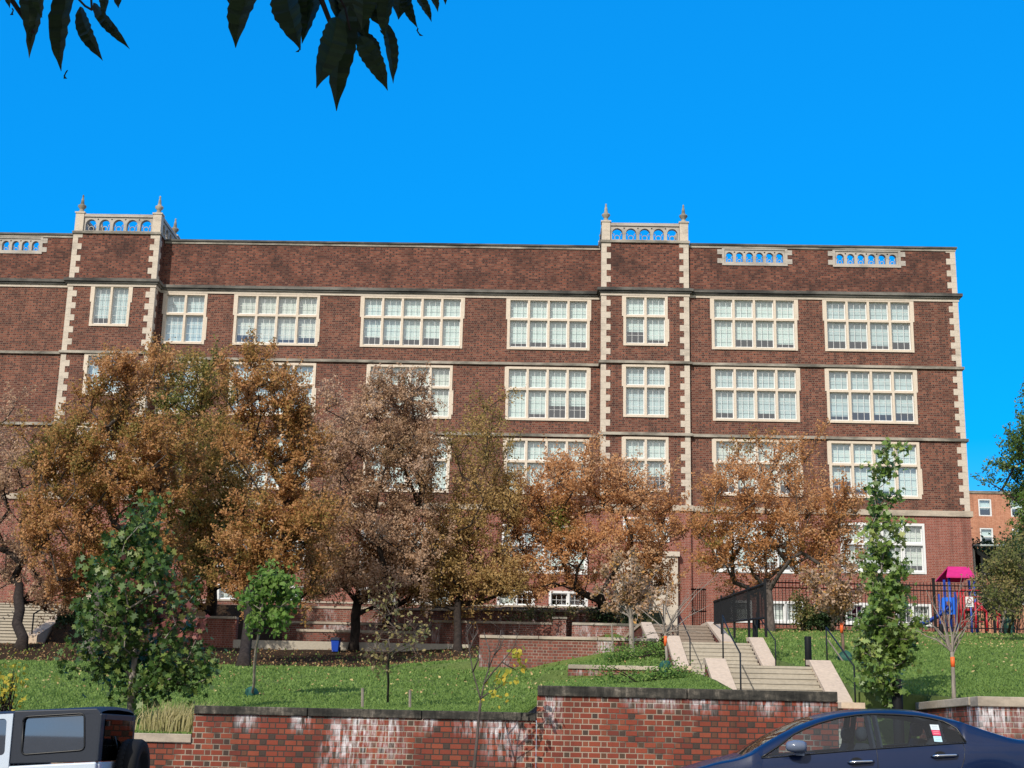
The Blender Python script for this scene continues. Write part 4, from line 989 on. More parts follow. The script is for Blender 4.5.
def street_sapling():
    Y = 20.9; b = at(476, 775, Y); root = empty('street_sapling', (b[0], Y, street_z(b[0])+.14), 'spindly street sapling with yellow leaves in front of the brick street wall', 'tree')
    P = lambda x, y: Vector((at(x, y, Y)[0], Y, at(x, y, Y)[1]))
    mb = MB(); b0 = Vector((P(476,775).x, Y, street_z(b[0])))
    mb.tube([b0, P(474,768), P(477,740), P(479,715), P(481,700)], [.03,.026,.022,.02,.019], 8)
    rs = np.random.RandomState(3)
    lines = [[(481,700),(478,690),(473,672),(470,655),(468,640),(467,632),(472,625)],[(481,700),(484,684),(489,668),(494,655),(499,642),(501,630)],[(484,684),(493,672),(502,662),(510,652),(515,645),(518,633)],
             [(470,650),(473,640),(478,632)],[(489,668),(490,652),(486,640),(484,632)],[(494,655),(500,648),(504,638)],[(481,698),(487,694),(496,689),(505,683)],[(502,662),(508,666),(516,670)],[(473,672),(478,660),(480,648)]]
    for k, L in enumerate(lines):
        n = len(L); yo = [Y+.12*math.sin(k*2.1)*i/n*2 for i in range(n)]
        mb.tube([Vector((at(x, y, yy)[0], yy, at(x, y, yy)[1])) for (x, y), yy in zip(L, yo)], [.013*(1-.75*i/n) for i in range(n)], 5)
    for _ in range(40):
        L = lines[rs.randint(len(lines))]; i = rs.randint(1, len(L)); p = P(*L[i]); e = p+Vector((rs.normal()*.1, rs.normal()*.1, abs(rs.normal())*.14))
        mb.tube([p, e], [.004, .002], 3)
    mb.build('trunk', M['bark_grey'], root, fix=False)
    C = []
    for cx, cy, rx, ry, n in ((514,653,9,6,26),(519,661,6,5,12),(503,680,12,5,26),(508,672,5,3,6),(494,693,6,4,8),(523,669,3,2,4),(480,702,4,4,4),(500,700,14,8,8)):
        for _ in range(n):
            x, y = cx+rs.normal()*rx*.55, cy+rs.normal()*ry*.55; q = P(x, y); C.append((q.x, Y+rs.normal()*.12, q.z))
    leaves_obj('crown', LF['yellow'], np.array(C), .085*rs.uniform(.6, 1.2, len(C)), rs.rand(len(C)), 'oval', .6, parent=root, rs=rs)
street_sapling()

def shrub(name, label, Y, ells, n, nl, ls, mat, seed, depth=1.0, shape='leaf', cat='shrub', tw=.3):
    rs = np.random.RandomState(seed); pts, sub = crown_points(ells, Y, depth, n, rs)
    x = float(pts[:,0].mean()); b = Vector((x, Y, g(x, Y))); root = empty(name, b, label, cat)
    mb = MB()
    for p in pts[rs.permutation(len(pts))[:40]]:
        mb.tube([b+Vector((rs.normal()*.15, rs.normal()*.15, -.05)), (np.array(b)+p)/2+rs.normal(size=3)*.05, p], [.02,.012,.005], 4, cap=False)
    mb.build('stems', M['bark'], root, fix=False)
    C = np.repeat(pts, nl, 0); C = C+rs.normal(size=C.shape)*tw; gg = gz(C[:,0], C[:,1]); C[:,2] = np.maximum(C[:,2], gg+.03)
    leaves_obj('foliage', mat, C, ls*rs.uniform(.6, 1.2, len(C)), rs.rand(len(C)), shape, 0, parent=root, rs=rs)
shrub('round_shrub', 'clipped round dark shrub in front of the iron fence', 57.5, [(828,613,17,15),(838,608,10,10),(818,622,12,8)], 60, 60, .12, LF['evergreen'], 41, .9, tw=.12)
shrub('round_shrub', 'brownish loose shrub beside the round dark shrub at the fence', 57.8, [(803,608,14,14),(808,620,12,8)], 40, 45, .12, LF['olive'], 42, .8, tw=.15)
shrub('planter_shrub', 'leafy green planting on the shaded wall below the basement windows, left of the brick pillar', 58.5, [(545,613,24,8),(520,617,22,5),(580,614,18,8)], 26, 30, .12, LF['olive'], 43, .6, tw=.15)
shrub('planter_shrub', 'dark green planting right of the brick pillar under the copper tree', 58.5, [(605,614,24,9),(630,618,18,8)], 34, 40, .13, LF['evergreen'], 44, .6, tw=.2)
shrub('planter_plants', 'bright green ground planting behind the lower planter wall', 36.5, [(620,657,22,4),(650,652,20,5),(668,655,8,4)], 60, 40, .07, LF['lime'], 45, 1.5, tw=.15, cat='plants')
shrub('planter_plants', 'bright green weeds in front of the lower planter wall', 27, [(640,681,30,4),(670,677,26,5),(610,686,16,3),(606,668,4,12,.5)], 70, 40, .06, LF['lime'], 46, 1.5, tw=.12, cat='plants')
shrub('red_shrub', 'small dark red shrub at the end of the upper planter wall beside the stairs', 39.2, [(662,648,6,10),(664,640,5,5)], 20, 50, .07, mat_leaf('leaf_red', [(0,(.10,.02,.015)),(.6,(.22,.06,.03)),(1,(.1,.1,.03))]), 47, .3, tw=.08)
shrub('yellow_plant', 'spindly plant with bright yellow leaves at the left edge behind the off-roader', 23.8, [(8,685,14,12),(14,672,10,8,.6),(2,700,14,10),(18,700,8,6,.5)], 22, 8, .09, LF['yellow'], 48, .4, 'oval', 'plant', .1)
shrub('stair_shrub', 'dark shrub at the foot of the broad stairs on the left', 61.5, [(72,630,13,12),(62,636,10,6)], 40, 50, .15, LF['evergreen'], 49, .8, tw=.2)
shrub('hedge', 'dark green hedge behind the iron fence at the right edge', 69, [(1000,600,24,14),(975,612,10,8,.5),(1020,560,18,14)], 60, 60, .18, LF['evergreen'], 50, 1.5, cat='hedge')
shrub('hedge', 'tall clipped evergreens beyond the school corner below the apartment house', 95, [(985,560,16,18),(1005,556,20,16),(1030,552,20,20)], 80, 70, .25, LF['evergreen'], 51, 2.0, cat='hedge', tw=.4)

def reed_grass():
    rs = np.random.RandomState(8); Y = 22.9; x0 = at(175, 731, Y)[0]; root = empty('ornamental_grass', (x0, Y, 1.55), 'tuft of tan ornamental grass above the low street wall', 'grass tuft')
    N = 520; base = np.stack([x0+rs.normal(size=N)*.26, Y+rs.normal(size=N)*.12, np.full(N, 1.55)], 1)
    h = rs.uniform(.25, .62, N); lx = rs.normal(size=N)*.22+.1; V = []; Fc = []; Ti = []
    for i in range(N):
        b = base[i]; w = .006; k = len(V)
        m1 = b+[lx[i]*.3*h[i], 0, h[i]*.6]; t1 = b+[lx[i]*h[i]*1.3, rs.normal()*.05, h[i]]
        V += [b-[w,0,0], b+[w,0,0], m1+[w,0,0], t1, m1-[w,0,0]]; Fc.append((k,k+1,k+2,k+3,k+4)); Ti.append(rs.rand()*.5+h[i]*.7)
    me = bpy.data.meshes.new('blades'); me.from_pydata([tuple(v) for v in V], [], Fc); me.update()
    a = me.attributes.new('tint', 'FLOAT', 'FACE'); a.data.foreach_set('value', np.clip(Ti, 0, 1).astype(np.float32)); me.materials.append(LF['reed'])
    o = bpy.data.objects.new('blades', me); COL.objects.link(o); adopt(o, root)
reed_grass()

def lawn_grass():
    rs = np.random.RandomState(9); N = 290000
    y = 22.5+ (rs.rand(N)**1.6)*37; x = rs.uniform(-.46, .58, N)*y
    ok = ~((x > 3.05) & (x < 5.75)) & ~((y > 44.3) & (x < 2.6) & (rs.rand(N) > .04)) & ~((x > 6.6) & (x < 7.1) & (y < 25.6)) & ~((y > 54) & (rs.rand(N) > .4))
    x, y = x[ok], y[ok]; n = len(x); z = gz(x, y)
    C = np.stack([x, y, z+.02], 1); s = rs.uniform(.03, .07, n)*(.6+y/40)
    d = np.stack([rs.normal(size=n)*.3, rs.normal(size=n)*.3, np.ones(n)], 1)
    patch = .5+.5*np.sin(x*1.3+np.sin(y*.7)*2)*np.sin(y*.9+x*.3)
    o = leaves_obj('lawn_grass', LF['grass'], C, s, .25*rs.rand(n)+.4*patch*rs.rand(n)+.15, 'leaf', 0, 0, rs=rs, dirs=d)
    tag(o, 'short green grass blades covering the lawn slope', 'grass', kind='stuff')
    # fallen leaves
    N = 5200; y = np.concatenate([rs.uniform(30, 47, 750), rs.uniform(44, 60, N-750)]); x = rs.uniform(-1, 1, N)*.42*y
    ok = ~((x > 3.0) & (x < 5.8)) & ~((x > 3) & (rs.rand(N) > .6)); x, y = x[ok], y[ok]; n = len(x)
    C = np.stack([x, y, gz(x, y)+.05], 1)
    t_ = np.where((y > 45) & (x < 3), rs.rand(n)**1.5*.8, .5+.5*rs.rand(n))
    o = leaves_obj('fallen_leaves', LF['litter'], C, rs.uniform(.05, .11, n), t_, 'leaf', 0, 2.5, rs=rs)
    tag(o, 'fallen tan and brown leaves scattered over lawn and tree bases', 'fallen leaves', kind='stuff')
lawn_grass()

# overhanging street tree, leaves dangling in at the top
def hanging_tree():
    rs = np.random.RandomState(12)
    root = empty('overhanging_tree', (-3.6, 1.2, street_z(-3.6)+.02), 'street tree overhead whose long dark toothed leaves dangle in at the top', 'tree')
    mb = MB()
    mb.tube([(-3.6,1.2,.1),(-3.55,1.15,1.6),(-3.4,1.1,3.0),(-3.1,1.2,4.2),(-2.4,1.4,5.6),(-1.6,1.5,7.2)], [.22,.18,.165,.15,.12,.06], 12)
    mb.tube([(-3.1,1.2,4.2),(-2.2,1.9,4.4),(-1.2,2.6,4.2),(-.7,3.0,3.7),(-.5,3.1,3.22)], [.1,.07,.03,.012,.005], 8)
    mb.tube([(-2.2,1.9,4.4),(-1.9,2.6,4.1),(-1.5,3.0,3.6),(-1.25,3.1,3.25)], [.05,.03,.012,.005], 7)
    for k in range(26):
        a = rs.uniform(0, 6.28); q = Vector((math.cos(a)*rs.uniform(1.5, 4.5)-1.5, math.sin(a)*rs.uniform(1, 4)-.8, rs.uniform(5.2, 8.5)))
        s_ = Vector((-2.4,1.4,5.6)) if k % 2 else Vector((-3.1,1.2,4.4)); mb.tube([s_, s_.lerp(q, .5)+Vector((0,0,.3)), q], [.07,.04,.012], 6)
    mb.build('trunk', M['bark'], root, fix=False)
    Y = 3.1
    # each dangling leaf: stalk point and tip in the photograph, half width in px
    L = [(24,-20,27,40,9),(37,-10,32,58,8),(66,-25,66,70,13),(40,-30,43,18,7),(82,5,101,62,9),(95,0,128,52,7),(108,-20,103,20,7),(2,-20,11,8,5),(118,-15,120,8,6),
         (258,-30,238,48,15),(230,-25,229,5,5),(288,-25,297,52,17),(322,-20,300,44,14),(304,-30,308,20,16),(333,15,320,90,14),(345,5,341,112,14),(350,-20,368,40,15),(372,-15,382,30,13),(362,35,385,92,10),(356,30,377,70,11),
         (380,20,396,84,8),(392,-25,388,38,10),(405,-15,418,28,6),(418,-10,430,22,6),(425,-20,436,12,6),(442,-22,445,5,5),(395,-20,400,20,12),(335,-30,342,25,15),(410,-30,412,0,10),(372,-30,360,30,14)]
    V = []; Fc = []; Ti = []
    for i, (x0, y0, x1, y1, w) in enumerate(L):
        yo = Y+.08*math.sin(i*1.7); k = len(V); n = 19
        a = Vector((at(x0,y0,yo)[0], yo, at(x0,y0,yo)[1])); b = Vector((at(x1,y1,yo-.02)[0], yo-.02, at(x1,y1,yo-.02)[1])); ax = b-a
        sdv = ax.cross(Vector((0,1,0))).normalized(); nrm = ax.cross(sdv).normalized(); W2 = abs(at(512+w,60,Y)[0]-at(512,60,Y)[0])
        tw = rs.uniform(-.7, .7); sdv = sdv*math.cos(tw)+nrm*math.sin(tw); nrm = ax.cross(sdv).normalized()
        for j in range(n):
            f = j/(n-1); prof = (math.sin(math.pi*min(1, f**.75))**.8 if f < .86 else .3*(1-f)/.14*1.0+.02); prof = max(prof, .02)
            saw = 1+.05*(-1)**j; cv = .05*math.sin(f*math.pi)*ax.length*rs.uniform(.5, 1)
            c = a+ax*f+nrm*cv+sdv*math.sin(f*3+i)*.05*ax.length
            V += [c-sdv*W2*prof*saw+nrm*W2*.35*prof, c, c+sdv*W2*prof*saw+nrm*W2*.35*prof]
        for e in range(3 if i % 5 == 2 else 0):
            dx = .004*math.sin(i+e*1.3); kk = len(V); c0 = b+ax.normalized()*(.008*e)+Vector((dx, 0, 0)); c1 = b+ax.normalized()*(.008*(e+1))+Vector((.004*math.sin(i+(e+1)*1.3), 0, 0)); ww = .0022 if e < 2 else .0045
            V += [c0-Vector((.0015,0,0)), c0+Vector((.0015,0,0)), c1+Vector((ww,0,0)), c1-Vector((ww,0,0))]; Fc.append((kk,kk+1,kk+2,kk+3)); Ti.append(rs.rand())
        for j in range(n-1):
            for q in (0, 1): Fc.append((k+3*j+q, k+3*j+q+1, k+3*j+q+4, k+3*j+q+3)); Ti.append(rs.rand())
    me = bpy.data.meshes.new('leaves'); me.from_pydata([tuple(v) for v in V], [], Fc); me.update()
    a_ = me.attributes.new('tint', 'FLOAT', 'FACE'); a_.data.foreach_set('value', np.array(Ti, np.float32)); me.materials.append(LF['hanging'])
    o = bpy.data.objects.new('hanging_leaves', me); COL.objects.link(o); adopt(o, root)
    for (x, y, x2, y2) in ((60,-20,85,6),(85,6,92,10),(330,-20,345,8),(345,8,350,30),(398,-20,425,-4),(92,10,90,-20)):
        st = MB(); st.tube([Vector((at(x,y,Y)[0],Y,at(x,y,Y)[1])), Vector((at(x2,y2,Y)[0],Y,at(x2,y2,Y)[1]))], .003, 5); st.build('stalk', M['bark'], root, fix=False)
    # the crown overhead, out of frame, throws the shade
    N = 5200; q = rs.normal(size=(N,3)); q /= np.linalg.norm(q, axis=1)[:,None]; q *= (rs.rand(N)**.4)[:,None]
    C = q*np.array([5.2,4.2,2.2])+np.array([-1.6,-1.2,6.9])
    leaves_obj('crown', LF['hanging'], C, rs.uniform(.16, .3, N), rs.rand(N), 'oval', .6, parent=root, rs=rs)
hanging_tree()

# ------------------------------------------------------------------ vehicles
def mat_paint(name, col, rough=.28):
    t = NT(name); n = t.noise(3, 6); n2 = t.noise(60, 3)
    c = t.mix(t.rng(n, .4, .75, 0, .18), col, tuple(min(1, v*1.4+.006) for v in col))
    r = t.rng(n2, .3, .7, rough, rough+.12)
    return t.done(t.bsdf(c, r, .0, .25, coat=.4))
M['car_blue'] = mat_paint('car_blue', (.004,.014,.055))
M['car_pale'] = mat_paint('car_pale', (.52,.60,.70), .35)
M['hardtop'] = mat_plain('hardtop', (.018,.024,.038), .5, 0, .4, .1, 40)
M['trim'] = mat_plain('trim', (.010,.011,.013), .4, 0, .5)
M['rubber'] = mat_plain('rubber', (.012,.012,.013), .8, 0, .2)
M['chrome'] = mat_plain('chrome', (.62,.63,.65), .12, 1.0, .5, .03)
M['seat'] = mat_plain('seat', (.03,.033,.04), .9)
M['car_glass'] = mat_glass('car_glass', (.74,.85,.92), 1.0, .015)
M['dark_glass'] = mat_glass('dark_glass', (.03,.035,.04), 2.0, .16)
M['rear_glass'] = mat_glass('rear_glass', (.10,.11,.12), .35, .02)
M['lamp_red'] = mat_plain('lamp_red', (.35,.01,.01), .2, 0, .5)

def wheel(root, x, y, z, r, w, side):
    prof = [(r*.62, -w/2), (r*.94, -w/2), (r, -w*.35), (r, w*.35), (r*.94, w/2), (r*.62, w/2)]
    mb = MB(); n = 28
    vs = [(x+p*math.cos(2*math.pi*k/n), y+q, z+p*math.sin(2*math.pi*k/n)) for p, q in prof for k in range(n)]
    mb.add(vs, [(i*n+k, i*n+(k+1)%n, (i+1)*n+(k+1)%n, (i+1)*n+k) for i in range(len(prof)-1) for k in range(n)], True)
    wh = mb.build('wheel', M['rubber'], root)
    rm = MB(); ys = y+side*w*.32
    rm.add([(x+r*.63*math.cos(2*math.pi*k/24), ys+side*.02, z+r*.63*math.sin(2*math.pi*k/24)) for k in range(24)] +
           [(x+r*.63*math.cos(2*math.pi*k/24), ys-side*.1, z+r*.63*math.sin(2*math.pi*k/24)) for k in range(24)],
           [(k, (k+1)%24, 24+(k+1)%24, 24+k) for k in range(24)], True)
    for k in range(6):
        a = k*math.pi/3; c, s_ = math.cos(a), math.sin(a); t_ = .03
        rm.add([(x-s_*t_, ys, z+c*t_), (x+s_*t_, ys, z-c*t_), (x+c*r*.63+s_*t_, ys, z+s_*r*.63-c*t_), (x+c*r*.63-s_*t_, ys, z+s_*r*.63+c*t_),
                (x-s_*t_, ys-side*.05, z+c*t_), (x+s_*t_, ys-side*.05, z-c*t_), (x+c*r*.63+s_*t_, ys-side*.05, z+s_*r*.63-c*t_), (x+c*r*.63-s_*t_, ys-side*.05, z+s_*r*.63+c*t_)],
               [(0,1,2,3),(0,4,5,1),(1,5,6,2),(2,6,7,3),(3,7,4,0)])
    rm.build('rim', M['chrome'], wh)
    return wh

def sedan():
    Y0, HW = 17.5, .88; YM = Y0+HW
    def P(px, py, Y=Y0): return at(px, py, Y)
    def curve(pts, Y): return [P(a, b, Y) for a, b in pts]
    sil = curve([(690,767.5),(714,759.5),(738.7,753.5),(767,735.7),(794,722.5),(806,718),(820.6,714.2),(837,711),(850,709.4),(866,708.4),(880,708),(895.5,708.1),(908,708.8),(920,709.9),(940.3,714.2),(960.6,720.5),(985,728.6),(1009,736.0),(1024,738.5)], YM-.35)
    edge = curve([(690,770),(714,763),(735,759),(747,755),(764,746),(780,737.4),(794,730.6),(806,725.5),(820.6,720),(837,715.4),(850,713.2),(866,711.6),(880,711),(895.5,711),(920,713),(940.3,717.4),(960.6,724),(985,732.5),(1009,740),(1024,742)], Y0+.24)
    top = curve([(760,757.6),(770,751.5),(780,745.3),(794,734.9),(806,729.2),(820.6,723.5),(841,718),(860,715),(876.5,713.9),(900,714.6),(921,716.4),(935,718.8),(946.3,721.9),(956.4,728.2),(961.5,735.5),(963.4,742.6)], Y0+.16)
    bot = curve([(760,758),(780,756.6),(808.4,754.2),(860,749.9),(883.4,748.2),(963.4,742.8)], Y0+.05)
    nose, tail = sil[0][0]-.85, 6.35
    zs = lambda x: street_z(x)
    sil = [(nose, zs(nose)+.55), (nose+.15, zs(nose)+.74), (nose+.45, zs(nose)+.84)] + sil + [(5.95, sil[-1][1]-.0), (tail-.1, sil[-1][1]+.0), (tail, sil[-1][1]-.12)]
    edge = [(nose, zs(nose)+.53), (nose+.15, zs(nose)+.71), (nose+.45, zs(nose)+.80)] + edge + [(5.95, edge[-1][1]), (tail-.1, edge[-1][1]), (tail, edge[-1][1]-.12)]
    I = lambda c, x: float(np.interp(x, [p[0] for p in c], [p[1] for p in c]))
    xf, xr = top[0][0], top[-1][0]
    xs = sorted(set([round(v, 4) for v in np.linspace(nose, tail, 70)] + [xf, xr]))
    cowl, header = sil[5][0], P(815, 715, YM-.35)[0]; rg0, rg1 = P(957, 720, YM)[0], P(1012, 737, YM)[0]
    wx = (nose+.82, tail-.92); wr = .305
    def ring(x):
        e, c = I(edge, x), I(sil, x); z0 = zs(x)
        lo = z0+.2
        for w in wx:
            if abs(x-w) < .33: lo = max(lo, zs(w)+.27+math.sqrt(.33**2-(x-w)**2))
        if xf <= x <= xr: b, t = I(bot, x), I(top, x)
        else:
            b = min(e-.015, (I(bot, max(xf, min(xr, x))) if x > xf else e-.02)); b = min(b, e-.015); t = b+.001
        b = max(b, lo+.06); t = max(t, b+.001); e = max(e, t+.008)
        taper = .10*max(0, (nose+.6-x)/.6)**2 + .08*max(0, (x-tail+.5)/.5)**2
        mid = lo+(b-lo)*.5
        offs = lambda z: .05+.30*max(0, min(1, (z-b)/.42))
        pts = [(.012, lo), (.0, lo+(b-lo)*.3), (-.01, mid), (.012, lo+(b-lo)*.82), (.05, b), (offs((b+t)/2), (b+t)/2), (offs(t), t), (offs(t)+.035, e)]
        o7 = pts[-1][0]
        for f in (.25, .55, .8, 1): pts.append((o7+(HW-o7)*f, e+(max(c, e+.01)-e)*math.sin(f*math.pi/2)))
        return [(min(HW, o+taper), z) for o, z in pts]
    rings = [ring(x) for x in xs]; K = len(rings[0])
    root = empty('parked_sedan', ((nose+tail)/2, YM, zs(3.9)), 'dark blue four-door sedan parked along the kerb at the lower right', 'car')
    body, glass = MB(), {}
    for side in (1, -1):
        V = []
        for x, rg in zip(xs, rings):
            for o, z in rg: V.append((x, YM-side*(HW-o), z))
        bf, gs, gw, gr = [], [], [], []
        pil = P(873.5, 740, Y0)[0]; pil2 = P(881, 740, Y0)[0]; q2 = P(946.5, 740, Y0)[0]; q1 = P(944, 740, Y0)[0]
        for i in range(len(xs)-1):
            xm = (xs[i]+xs[i+1])/2
            for k in range(K-1):
                f = (i*K+k, (i+1)*K+k, (i+1)*K+k+1, i*K+k+1)
                if k in (4, 5) and xf < xm < xr: gs.append(f)
                elif k >= 8 and cowl < xm < header: gw.append(f)
                elif k >= 8 and rg0 < xm < rg1: gr.append(f)
                else: bf.append(f)
        body.add(V, bf, True)
        for nm, fs in (('side', gs), ('windscreen', gw), ('rear_window', gr)):
            glass.setdefault(nm, MB()).add(V, fs, True)
    # closing faces front and back
    for rg, x in ((rings[0], xs[0]), (rings[-1], xs[-1])):
        body.add([(x, YM-(HW-o), z) for o, z in rg]+[(x, YM+(HW-o), z) for o, z in rg[::-1]], [tuple(range(2*K))])
    bo = body.build('body', M['car_blue'], root)
    def clean(o):
        import bmesh
        bm = bmesh.new(); bm.from_mesh(o.data)
        bmesh.ops.delete(bm, geom=[v for v in bm.verts if not v.link_faces], context='VERTS')
        bmesh.ops.remove_doubles(bm, verts=bm.verts, dist=.0004); bmesh.ops.recalc_face_normals(bm, faces=bm.faces); bm.to_mesh(o.data); bm.free()
    clean(bo)
    for nm, o_n in (('side', 'side_window'), ('windscreen', 'windscreen'), ('rear_window', 'rear_window')):
        clean(glass[nm].build(o_n, M['car_glass'], root))
    # trim: pillars, frame line, door gaps, handles
    def on_side(x, z, side=1, push=.006):
        b = I(bot, max(xf, min(xr, x))); o = .05+.30*max(0, min(1, (z-b)/.42)) if z > b else .05*max(0, 1-(b-z)/.15)
        return YM-side*(HW-o+push)
    for side in (1, -1):
        mb = MB()
        line = [(x, I(top, x)) for x in np.linspace(xf, xr, 36)]
        mb.tube([(x, on_side(x, z, side, .0), z+.004) for x, z in line], .013, 5)
        mb.tube([(x, on_side(x, I(bot, x), side, .004), I(bot, x)) for x in np.linspace(xf, xr, 20)], .010, 5)
        for xa, xb, sk in ((P(870.5,740)[0], P(877,740)[0], .0), (P(878,740)[0], P(884,740)[0], .0), (P(944,740)[0], P(947,740)[0], 0)):
            for u in range(6):
                z0_, z1_ = [I(bot, xa)+(I(top, xa)-I(bot, xa))*(u+d)/6 for d in (0, 1)]
                y0_, y1_ = on_side(xa, z0_, side, .003), on_side(xa, z1_, side, .003)
                mb.quad((xa, y0_, z0_), (xb, y0_, z0_), (xb, y1_, z1_), (xa, y1_, z1_))
        mb.build('window_trim', M['trim'], root, fix=False)
        mb = MB()
        xg = P(877.5, 750)[0]; mb.tube([(xg, on_side(xg, z, side, .001), z) for z in np.linspace(I(bot, xg)-.75, I(top, xg)+.02, 12)], .004, 4)
        L = [P(964,743.5), P(965.5,750), P(964,760), P(961,770), P(955,782), P(944,800)]
        mb.tube([(x, on_side(x, z, side, .002), z) for x, z in L], .004, 4)
        L = [P(757,760), P(752,775), P(750,795), P(752,820)]
        mb.tube([(x, on_side(x, z, side, .002), z) for x, z in L], .004, 4)
        mb.build('door_gap', M['trim'], root, fix=False)
        for xa, ya, xb, yb in ((848, 762.3, 874, 761.2), (931.5, 756.2, 958, 755)):
            p, q = P(xa, ya), P(xb, yb); mb = MB()
            y = YM-side*(HW+.03); m_ = [(p[0]+(q[0]-p[0])*f, y+side*(.035 if f in (0, 1) else 0), p[1]+(q[1]-p[1])*f) for f in (0, .12, .5, .88, 1)]
            mb.tube(m_, [.014,.02,.019,.018,.012], 8)
            h = mb.build('door_handle', M['chrome'], root)
            c = MB(); cx, cz = (p[0]+q[0])/2-.05, (p[1]+q[1])/2+.005
            c.add([(cx+.07*math.cos(a), YM-side*(HW+.004-.012), cz+.045*math.sin(a)) for a in np.linspace(0, 2*math.pi, 18)[:-1]], [tuple(range(17))]); c.build('handle_cup', M['trim'], h, fix=False)
    # mirror on each door
    mx, mz = P(796, 746.5)
    for side in (1, -1):
        y = YM-side*(HW+.10); mb = MB()
        prof = [(-.13,.0,.03),(-.11,.05,.055),(-.03,.075,.075),(.06,.07,.07),(.10,.03,.05)]
        n = 12; vs = []
        for dx, ry, rz in prof:
            for k in range(n): a = 2*math.pi*k/n; vs.append((mx+dx*1.05, y+math.cos(a)*.085*max(.3, ry/.075), mz+math.sin(a)*rz))
        mb.add(vs, [(i*n+k, i*n+(k+1)%n, (i+1)*n+(k+1)%n, (i+1)*n+k) for i in range(len(prof)-1) for k in range(n)]+[tuple(range(n)), tuple(range((len(prof)-1)*n, len(prof)*n))], True)
        mb.box(mx-.02, mx+.08, min(y, y+side*.14), max(y, y+side*.14), mz-.10, mz-.05)
        mm = mb.build('wing_mirror', mat_paint('mirror_shell', (.12,.15,.22), .2) if side == 1 else M['car_blue'], root)
    # permit stickers in the rear side window
    stk = MB(); y_ = lambda z: on_side(P(940,735)[0], z, 1, -.008)
    specs = [((934.5,724.2),(943.5,724.6),(944,730),(935,729.6),(.55,.62,.66)),((935,729.8),(944,730.2),(944.5,735.6),(935.7,735.2),(.55,.06,.12)),((935.7,736),(944.6,736.2),(945,742),(936,741.6),(.42,.62,.70))]
    for k, (a, b, c, d, colr) in enumerate(specs):
        mb = MB(); q = [P(*w) for w in (a, b, c, d)]; mb.add([(x, y_(z)-.012, z) for x, z in q], [(0,1,2,3)])
        s_ = mb.build('permit_sticker', mat_plain('sticker%d' % k, colr, .5, var=.05), root, fix=False)
        ln = MB()
        for r_ in range(2):
            f0 = .3+.34*r_; xa = q[0][0]+.02; xb = q[1][0]-.02; zt = q[0][1]+(q[3][1]-q[0][1])*f0
            ln.add([(xa, y_(zt)-.014, zt), (xb, y_(zt)-.014, zt), (xb, y_(zt)-.014, zt-.009), (xa, y_(zt)-.014, zt-.009)], [(0,1,2,3)])
        ln.build('print', M['trim'] if k != 1 else M['sash'], s_, fix=False)
    # seats, dash, floor
    zf = zs(4)+.3
    fl = MB(); fl.box(nose+.9, tail-.8, Y0+.12, Y0+2*HW-.12, zf, zf+.1); fl.box(2.55, 2.95, Y0+.15, Y0+2*HW-.15, zf+.1, I(bot, 3)-.04); fl.box(5.0, 5.5, Y0+.15, Y0+2*HW-.15, zf+.1, I(bot, 5)-.05); fl.build('interior', M['seat'], root)
    for sx, back in ((P(860,740)[0], 0), (P(935,740)[0], 1)):
        for sy in (Y0+.45, Y0+1.3):
            mb = MB(); zb = I(bot, sx)
            mb.box(sx-.45, sx-.02, sy-.24, sy+.24, zf+.1, zf+.35)
            mb.prism_y([(sx-.12, zf+.3), (sx+.06, zf+.3), (sx+.20, zb+.06), (sx+.10, zb+.08)], [], sy-.23, sy+.23)
            hz = zb+.10
            n = 12; vs = []
            for q, rr in ((-.12,.6),(-.1,1),(.1,1),(.12,.6)):
                for k in range(n): a = 2*math.pi*k/n; vs.append((sx+.12+.05*rr*math.cos(a)*1.2, sy+q, hz+.09+.085*rr*math.sin(a)))
            mb.add(vs, [(i*n+k, i*n+(k+1)%n, (i+1)*n+(k+1)%n, (i+1)*n+k) for i in range(3) for k in range(n)]+[tuple(range(n)), tuple(range(3*n, 4*n))], True)
            mb.build('seat', M['seat'], root)
    for w in wx:
        wheel(root, w, Y0+.11, zs(w)+wr, wr, .2, -1); wheel(root, w, Y0+2*HW-.11, zs(w)+wr, wr, .2, 1)
    mb = MB(); mb.box(nose-.01, nose+.05, Y0+.15, Y0+.45, zs(nose)+.52, zs(nose)+.66); mb.box(nose-.01, nose+.05, Y0+1.3, Y0+1.6, zs(nose)+.52, zs(nose)+.66); mb.build('headlight', M['chrome'], root)
    mb = MB(); mb.box(tail-.04, tail+.012, Y0+.12, Y0+.45, zs(tail)+.7, zs(tail)+.85); mb.box(tail-.04, tail+.012, Y0+1.3, Y0+1.63, zs(tail)+.7, zs(tail)+.85); mb.build('tail_light', M['lamp_red'], root)
sedan()

